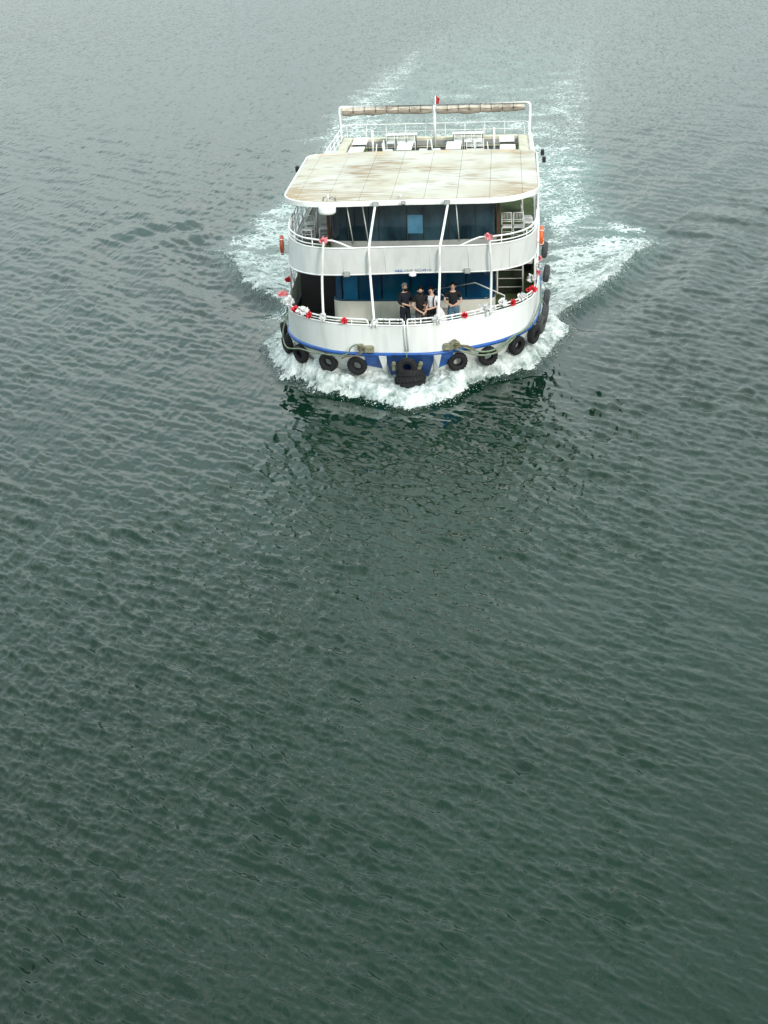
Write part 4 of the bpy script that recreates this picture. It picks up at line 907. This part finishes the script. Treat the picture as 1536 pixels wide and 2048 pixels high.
def base_height(X, Y, detail=True):
    """ship-made water shape: piled bow wave, diverging crests and hull trough"""
    h = np.zeros(X.shape); near = (np.abs(X) < 30) & (Y > -12) & (Y < 75); x, y = X[near], Y[near]; z = np.zeros(x.shape)
    hd = hulldist(x, y)
    col = softpoly(x, y, COLLAR, .45)
    z += col*(.16+.48*np.exp(-np.clip(hd, 0, 9)/.75)*ss(9, 1, y))
    ed, _, _ = segdist(x, y, EDGE_L[::-1]+EDGE_R[1:]); z += col*.20*np.exp(-((ed-.35)/.30)**2)*ss(7, 3, y)
    z += .12*np.exp(-((y+3.2)/1.8)**2-(x/4.8)**4)          # swell pushed up ahead of the stem
    for P_, s in ((CREST_R, 1), (CREST_L, -1)):
        d, sg, al = segdist(x, y, P_); out_ = d*np.where(sg*s < 0, 1, -1)
        amp = .34*(1-.45*al)*ss(0, .04, al)*ss(1.0, .80, al)
        z += amp*np.exp(-(np.where(out_ > 0, out_/.45, out_/1.5))**2)
        z += -.10*np.exp(-((out_-1.3)/1.0)**2)*ss(0, .1, al)*ss(1, .8, al)
        z += .10*np.cos(2*np.pi*(out_-3.4)/3.6)*np.exp(-((out_-4)/4.5)**2)*ss(.1, .6, al)
    z += -.12*np.exp(-np.clip(hd, 0, 9)/1.5)*ss(7, 13, y)*ss(60, 20, y)
    h[near] = z
    # far Kelvin ridges either side
    for s in (-1, 1):
        u = (X*s-12-(Y-22)*.42); h += .045*np.sin(u*2*np.pi/5.5+2*fbm(X*.05, Y*.05, 2, 90))*np.exp(-(u/9)**2)*ss(5, 30, Y)*ss(170, 60, Y)
    return h
def foam_mask(X, Y):
    f = np.zeros(X.shape); mk = np.zeros(X.shape)
    w1 = fbm(X*.9, Y*.9, 4, 3); w2 = fbm(X*.35+7, Y*.35, 4, 21); w3 = fbm(X*2.4, Y*2.4, 3, 41)
    Xw, Yw = X+w1*.7, Y+w1*1.0
    d, _, _ = segdist(X, Y, EDGE_L[::-1]+EDGE_R[1:])
    col = softpoly(X+w3*.30, Y+w3*.38, COLLAR, .12); f = np.maximum(f, col*1.12)
    # lace behind the starboard crest
    for P_, s in ((CREST_R, 1), (CREST_L, -1)):
        dd, sg, al = segdist(X+w3*.25, Y+w3*.35, P_); out_ = dd*np.where(sg*s < 0, 1, -1)
        thick = (1.9 if s > 0 else 3.0)*(1-.6*al)
        f = np.maximum(f, ss(.06, -.10, out_)*ss(-thick*1.5, -thick*.35, out_)*(1.06-.35*al)*ss(0, .05, al)*ss(1.0, .9, al))
    RL = [(4.6, 9.0), (6.5, 12), (8.2, 16), (10.4, 22), (10.0, 25), (8.4, 28), (7.8, 35), (9.0, 42), (7.4, 46), (5.4, 46), (5.2, 34), (5.2, 26), (4.8, 14)]
    LL = [(-4.9, 12), (-7.0, 14.5), (-8.8, 18), (-10.4, 22.5), (-9.8, 26), (-9.4, 30), (-8.4, 35), (-6.4, 36), (-5.2, 30), (-4.8, 20)]
    LW_ = [(-4.9, 7), (-5.9, 7), (-7.0, 9.8), (-5.9, 12), (-4.9, 12)]
    lace = softpoly(Xw, Yw, RL, 1.0)*(.46+.85*w2+.35*w1+.22*ss(24, 13, Y)-.30*ss(24, 40, Y)); lace = np.maximum(lace, softpoly(Xw, Yw, LL, 1.0)*(.42+.8*w2+.3*w1+.12*ss(14, 24, Y)))
    lace = np.maximum(lace, softpoly(Xw, Yw, LW_, .9)*(.38+.4*w2))
    f = np.maximum(f, np.clip(lace, 0, .82))
    # stern wake: milky band with foam along its two sides
    k = ss(26, 30, Y); cx = .0012*np.maximum(Y-45, 0)**2; hw = 6.6+.9*ss(35, 65, Y)
    side = np.exp(-((np.abs(X-cx+w2*2)-hw)/2.3)**2)
    sL = np.where(X < cx, .76, .62)
    wk = k*(side*sL*(.62+.45*w1)*ss(165, 50, Y)+.48*np.exp(-((X-cx)/5.5)**4)*ss(120, 40, Y)*(.8+.9*w2))
    f = np.maximum(f, np.clip(wk, 0, .8))
    mk = np.clip(softpoly(Xw, Yw, RL, 1.5)*.8+softpoly(Xw, Yw, LL, 1.5)*.7+k*np.exp(-((X-cx)/(hw+1.5))**4)*ss(190, 40, Y)*(.7+.6*w2)+col*.8+.5*softpoly(Xw, Yw, LW_, 1.2), 0, 1)
    return np.clip(f, 0, 1.15), mk
# wave components
NW = 230; lam = np.exp(rng.uniform(np.log(.13), np.log(4.5), NW)); th0 = R(47)
ang = th0+rng.normal(0, .40, NW); cross = rng.random(NW) < .22; ang[cross] = R(-8)+rng.normal(0, .45, cross.sum())
kk = 2*np.pi/lam; kx, ky = kk*np.cos(ang), kk*np.sin(ang); ph = rng.uniform(0, 2*np.pi, NW)
slope = .036*np.where(lam < .45, 1.0, (.45/lam)**.95)*1.28*np.where(lam > 1.2, .62, 1); amp = slope/kk
def waves(X, Y, cell):
    h = np.zeros(X.shape, np.float32); dx = h.copy(); dy = h.copy(); X = X.astype(np.float32); Y = Y.astype(np.float32)
    pat = (.9+1.1*fbm(X*.06, Y*.035, 3, 77)+.7*fbm(X*.3, Y*.2, 3, 79)).astype(np.float32)
    hs = np.clip(hulldist(X, Y)/5, .25, 1).astype(np.float32); pat = np.clip(pat, .4, 1.15)
    for i in range(NW):
        at = np.clip(lam[i]/cell/2.2-.8, 0, 1).astype(np.float32)
        if not at.any(): continue
        p = kx[i]*X+ky[i]*Y+ph[i]; s = np.sin(p); c = np.cos(p); a = amp[i]*at*(pat if lam[i] < 2 else 1)
        h += a*c; dx -= a*s*np.cos(ang[i]); dy -= a*s*np.sin(ang[i])
    return h, dx, dy, hs
# polar sheet: dense where the photograph looks, coarse all the way round and out to the horizon
va = YAW; hf = R(19.5)
ua = np.concatenate([np.linspace(va-hf, va+hf, 860), np.linspace(va+hf, va+2*math.pi-hf, 90)[1:-1]])
dep = PITCH+np.arctan((np.linspace(1105, -75, 1020)-512)/(FPX/2)); rad_ = CAM.z/np.tan(dep)
rad_ = np.concatenate([[1.5, 5, 9, 12.5, 15], rad_[rad_ > 16.2], rad_[-1]*np.exp(np.linspace(0, np.log(4500/rad_[-1]), 60))[1:]])
A, RR = np.meshgrid(ua, rad_); X = CAM.x+RR*np.sin(A); Y = CAM.y+RR*np.cos(A)
dr = np.gradient(rad_)[:, None]*np.ones_like(A); dense = np.abs((A-va+math.pi) % (2*math.pi)-math.pi) < hf
da = RR*np.where(dense, 2*hf/860, .065); cell = np.maximum(dr*.62, da)
h, dx, dy, hs = waves(X, Y, cell)
foam, milk = foam_mask(X, Y)
bh = base_height(X, Y)
calm = np.clip(1-foam*.5, .4, 1)
Z = h*hs*calm+bh
fm = (foam > .55) & (cell < .6)
Z = Z+np.where(fm, (foam-.55)*.22*fbm(X*2.2, Y*2.2, 3, 5)+(foam-.55)*.10*fbm(X*6, Y*6, 2, 6), 0)
hd_ = np.full(X.shape, 9.); nr_ = (np.abs(X) < 7) & (Y > -3) & (Y < 30); hd_[nr_] = hulldist(X[nr_], Y[nr_])
Xd, Yd = X+dx*.35*hs*calm, Y+dy*.35*hs*calm
nr, na = X.shape
co = np.stack([Xd, Yd, Z], -1).reshape(-1, 3).astype(np.float32)
i0 = (np.arange(nr-1)[:, None]*na+np.arange(na)[None]).ravel(); j1 = (np.arange(na)+1) % na
i1 = (np.arange(nr-1)[:, None]*na+j1[None]).ravel(); fa = np.stack([i0, i0+na, i1+na, i1], 1)
def bigmesh(name, co, fa, attrs):
    me = bpy.data.meshes.new(name); me.vertices.add(len(co)); me.vertices.foreach_set('co', co.astype(np.float32).ravel())
    me.loops.add(fa.size); me.loops.foreach_set('vertex_index', fa.astype(np.int32).ravel())
    me.polygons.add(len(fa)); me.polygons.foreach_set('loop_start', np.arange(0, fa.size, fa.shape[1], dtype=np.int32))
    me.polygons.foreach_set('use_smooth', np.ones(len(fa), bool)); me.update(calc_edges=True)
    for k, v in attrs.items(): a = me.attributes.new(k, 'FLOAT', 'POINT'); a.data.foreach_set('value', v.astype(np.float32).ravel())
    o = bpy.data.objects.new(name, me); C.objects.link(o); return o
water = bigmesh('water', co, fa, dict(foam=np.clip(foam, 0, 1), milk=milk, far=np.clip(cell/.9, 0, 1)))
tag(water, kind='structure')
def water_material():
    m = bpy.data.materials.new('sea_water'); m.use_nodes = True; t = m.node_tree; p = t.nodes['Principled BSDF']; o = t.nodes['Material Output']; l = t.links.new
    geo = N(t, 'ShaderNodeNewGeometry'); fo_ = N(t, 'ShaderNodeAttribute', attribute_name='foam'); mi = N(t, 'ShaderNodeAttribute', attribute_name='milk'); fa_ = N(t, 'ShaderNodeAttribute', attribute_name='far')
    def mapping(sc, rz): q = N(t, 'ShaderNodeMapping'); q.inputs['Scale'].default_value = sc; q.inputs['Rotation'].default_value = (0, 0, R(rz)); l(geo.outputs['Position'], q.inputs[0]); return q.outputs[0]
    def noise(vec, s, d, r=.55): n = N(t, 'ShaderNodeTexNoise'); n.inputs['Scale'].default_value = s; n.inputs['Detail'].default_value = d; n.inputs['Roughness'].default_value = r; l(vec, n.inputs[0]); return n.outputs[0]
    def mr(src, a, b, c=0, d=1, sm=False):
        r = N(t, 'ShaderNodeMapRange'); r.interpolation_type = 'SMOOTHSTEP' if sm else 'LINEAR'
        for k, v in zip((1, 2, 3, 4), (a, b, c, d)):
            if isinstance(v, (int, float)): r.inputs[k].default_value = v
            else: l(v, r.inputs[k])
        l(src, r.inputs[0]); return r.outputs[0]
    def mth(op, a, b=None):
        k = N(t, 'ShaderNodeMath', operation=op)
        for i, v in enumerate((a, b)):
            if v is None: continue
            if isinstance(v, (int, float)): k.inputs[i].default_value = v
            else: l(v, k.inputs[i])
        return k.outputs[0]
    def mixc(f, a, b):
        k = N(t, 'ShaderNodeMix', data_type='RGBA'); l(f, k.inputs[0])
        for i, v in ((6, a), (7, b)):
            if isinstance(v, tuple): k.inputs[i].default_value = (*v, 1)
            else: l(v, k.inputs[i])
        return k.outputs[2]
    body = mixc(mr(noise(mapping((1, 1, 1), 0), .035, 4), .38, .64), (.0008, .0135, .0062), (.0014, .0180, .0090))
    body = mixc(mth('MULTIPLY', mi.outputs['Fac'], .75), body, (.07, .15, .13))
    l(body, p.inputs['Base Color']); p.inputs['IOR'].default_value = 1.31
    rg = mr(fa_.outputs['Fac'], 0, 1, .06, .11); l(rg, p.inputs['Roughness'])
    b1 = N(t, 'ShaderNodeBump'); b1.inputs['Distance'].default_value = .05; b1.inputs['Strength'].default_value = .75
    def ridge(vec, s, d):
        n = N(t, 'ShaderNodeTexNoise'); n.noise_type = 'RIDGED_MULTIFRACTAL'; n.inputs['Scale'].default_value = s; n.inputs['Detail'].default_value = d; n.inputs['Roughness'].default_value = .5; n.normalize = True; l(vec, n.inputs[0]); return n.outputs[0]
    v1 = mapping((1, .24, 1), -43); n1 = ridge(v1, 3.4, 3); v2 = mapping((1, .3, 1), -70); n2 = ridge(v2, 5.2, 2)
    hsum = mth('ADD', n1, mth('MULTIPLY', n2, .35)); l(hsum, b1.inputs['Height'])
    l(mr(fa_.outputs['Fac'], 0, .35, .5, 1.), b1.inputs['Strength']); l(mr(fa_.outputs['Fac'], .04, .8, .042, .16), b1.inputs['Distance'])
    l(b1.outputs[0], p.inputs['Normal'])
    # foam: lace that thickens into solid froth
    d = N(t, 'ShaderNodeVectorMath', operation='ADD'); sc = N(t, 'ShaderNodeVectorMath', operation='SCALE'); sc.inputs['Scale'].default_value = .55
    nn = N(t, 'ShaderNodeTexNoise'); nn.inputs['Scale'].default_value = 1.7; nn.inputs['Detail'].default_value = 4; l(geo.outputs['Position'], nn.inputs[0]); l(nn.outputs['Color'], sc.inputs[0])
    l(geo.outputs['Position'], d.inputs[0]); l(sc.outputs[0], d.inputs[1])
    mq = N(t, 'ShaderNodeMapping'); mq.inputs['Scale'].default_value = (1, .62, 0); l(d.outputs[0], mq.inputs[0])
    def vor(s): v = N(t, 'ShaderNodeTexVoronoi', feature='DISTANCE_TO_EDGE'); v.inputs['Scale'].default_value = s; l(mq.outputs[0], v.inputs['Vector']); return v.outputs['Distance']
    lace = mth('MINIMUM', mth('MULTIPLY', vor(1.5), 1.4), vor(3.2))
    lacef = mr(lace, 0, .22, 1, 0)
    fine = noise(mq.outputs[0], 7, 5, .7)
    pat = mth('ADD', mth('MULTIPLY', lacef, .50), mth('MULTIPLY', mr(fine, .3, .7), .5))
    thr = mth('SUBTRACT', 1.02, fo_.outputs['Fac'])
    ff = mr(mth('SUBTRACT', pat, thr), -.02, .16, 0, 1, True)
    solid = mr(fo_.outputs['Fac'], .86, 1.0, 0, 1, True); fac = mth('MAXIMUM', ff, mth('MULTIPLY', solid, .97))
    fac = mth('MULTIPLY', fac, mr(fo_.outputs['Fac'], .02, .25))
    p2 = N(t, 'ShaderNodeBsdfPrincipled'); p2.inputs['Roughness'].default_value = .75; p2.inputs['Specular IOR Level'].default_value = .3
    fc = mixc(mr(noise(mapping((1, 1, 1), 0), 2.3, 6, .65), .35, .62), (.36, .42, .40), (.72, .75, .73)); l(fc, p2.inputs['Base Color'])
    b2 = N(t, 'ShaderNodeBump'); b2.inputs['Distance'].default_value = .10; b2.inputs['Strength'].default_value = .8; l(noise(mapping((1, 1, 1), 0), 7, 6, .65), b2.inputs['Height']); l(b2.outputs[0], p2.inputs['Normal'])
    ms = N(t, 'ShaderNodeMixShader'); l(fac, ms.inputs[0]); l(p.outputs[0], ms.inputs[1]); l(p2.outputs[0], ms.inputs[2]); l(ms.outputs[0], o.inputs['Surface'])
    return m
M['water'] = water_material(); water.data.materials.append(M['water'])

# thick broken foam of the bow wave and of the breaking crests: a lumpy sheet
def froth_material():
    m = bpy.data.materials.new('froth'); m.use_nodes = True; t = m.node_tree; p = t.nodes['Principled BSDF']; l = t.links.new
    g = N(t, 'ShaderNodeNewGeometry'); n = N(t, 'ShaderNodeTexNoise'); n.inputs['Scale'].default_value = 1.8; n.inputs['Detail'].default_value = 5; n.inputs['Roughness'].default_value = .6
    r = N(t, 'ShaderNodeValToRGB'); r.color_ramp.elements[0].position = .36; r.color_ramp.elements[0].color = (.20, .25, .23, 1); r.color_ramp.elements[1].position = .64; r.color_ramp.elements[1].color = (.70, .73, .72, 1)
    l(g.outputs['Position'], n.inputs[0]); l(n.outputs[0], r.inputs[0]); l(r.outputs[0], p.inputs['Base Color']); p.inputs['Roughness'].default_value = .8; p.inputs['Specular IOR Level'].default_value = .3
    b = N(t, 'ShaderNodeBump'); b.inputs['Distance'].default_value = .10; b.inputs['Strength'].default_value = .8
    n2 = N(t, 'ShaderNodeTexNoise'); n2.inputs['Scale'].default_value = 6; n2.inputs['Detail'].default_value = 4; l(g.outputs['Position'], n2.inputs[0]); l(n2.outputs[0], b.inputs['Height']); l(b.outputs[0], p.inputs['Normal'])
    return m
M['froth'] = froth_material()
gx = np.arange(-10.6, 10.6, .05); gy = np.arange(-2.2, 22.6, .05); GX, GY = np.meshgrid(gx, gy)
w3 = fbm(GX*1.4, GY*1.4, 4, 61); w4 = fbm(GX*4.5, GY*4.5, 3, 62)
cm = softpoly(GX+w3*.5+w4*.14, GY+w3*.6+w4*.16, COLLAR, .28)
fr_ = cm.copy(); hd2 = np.full(GX.shape, 9.); q = (np.abs(GX) < 7) & (GY < 12); hd2[q] = hulldist(GX[q], GY[q])
for P_, s in ((CREST_R, 1), (CREST_L, -1)):
    dd, sg, al = segdist(GX+w3*.45+w4*.12, GY+w3*.45+w4*.14, P_); out_ = dd*np.where(sg*s < 0, 1, -1); thick = (1.5 if s > 0 else 2.5)*(1-.75*al)
    fr_ = np.maximum(fr_, ss(.04, -.16, out_)*ss(-thick, -thick*.5, out_)*ss(0, .05, al)*ss(.98, .85, al))
lump = np.abs(fbm(GX*1.9, GY*1.5, 4, 71, .6))*.9+np.abs(fbm(GX*5.2, GY*4.2, 3, 72, .6))*.4
rise = .08+.55*lump*(.45+.75*np.exp(-np.abs(hd2)/1.6)*ss(10, 2, GY))
hh = base_height(GX, GY)+fr_**.7*rise*.62-.10*(1-fr_)-.02
keep = (fr_ > .16) & (hd2 > -.35)
# holes where the froth thins out aft
keep &= (fr_+.45*w4+.5*w3-.45*ss(2.5, 8, GY)*(np.abs(hd2) > .2)*(cm > .1)*(np.abs(GX) < 6)) > .12
idx = -np.ones(GX.shape, int); q = keep[:-1, :-1] & keep[1:, :-1] & keep[:-1, 1:] & keep[1:, 1:]
use = np.zeros(GX.shape, bool); use[:-1, :-1] |= q; use[1:, :-1] |= q; use[:-1, 1:] |= q; use[1:, 1:] |= q
idx[use] = np.arange(use.sum()); a_, b_ = np.nonzero(q)
fa = np.stack([idx[a_, b_], idx[a_, b_+1], idx[a_+1, b_+1], idx[a_+1, b_]], 1)
co = np.stack([GX[use]+w4[use]*.05, GY[use]+w3[use]*.05, hh[use]], 1)
fo2 = bigmesh('bow_wave_foam', co, fa, {}); fo2.data.materials.append(M['froth']); tag(fo2, 'thick white broken foam of the bow wave round the ferry', kind='stuff')
# spray: droplets and clots thrown off along the foam edges
sp = []
def scatter(pl, n, spread, zmax, size):
    pl = resample(pl, 400)
    for _ in range(n):
        i = random.randrange(400); x, y = pl[i]; x += random.gauss(0, spread); y += random.gauss(0, spread); sp.append((x, y, abs(random.gauss(0, zmax)), random.uniform(.35, 1)*size))
scatter(EDGE_L, 1500, .16, .06, .024); scatter(EDGE_R, 1500, .16, .06, .024); scatter(CREST_R, 1600, .22, .12, .03); scatter(CREST_L, 1100, .25, .10, .03)
sp = np.array(sp); bz = base_height(sp[:, 0], sp[:, 1]); tv = np.array([(1, 0, -.7), (-1, 0, -.7), (0, 1, .7), (0, -1, .7)])*.9
rot = rng.normal(0, 1, (len(sp), 3, 3)); qv = np.linalg.qr(rot)[0]
vv = np.einsum('nij,kj->nki', qv, tv)*sp[:, 3][:, None, None]+np.stack([sp[:, 0], sp[:, 1], sp[:, 2]+bz+.02], 1)[:, None]
fa = (np.arange(len(sp))[:, None, None]*4+np.array([(0, 1, 2), (0, 3, 1), (0, 2, 3), (1, 3, 2)])[None]).reshape(-1, 3)
spo = bigmesh('spray', vv.reshape(-1, 3), fa, {}); spo.data.materials.append(M['froth']); tag(spo, 'droplets and clots of white spray along the foam edges', kind='stuff')
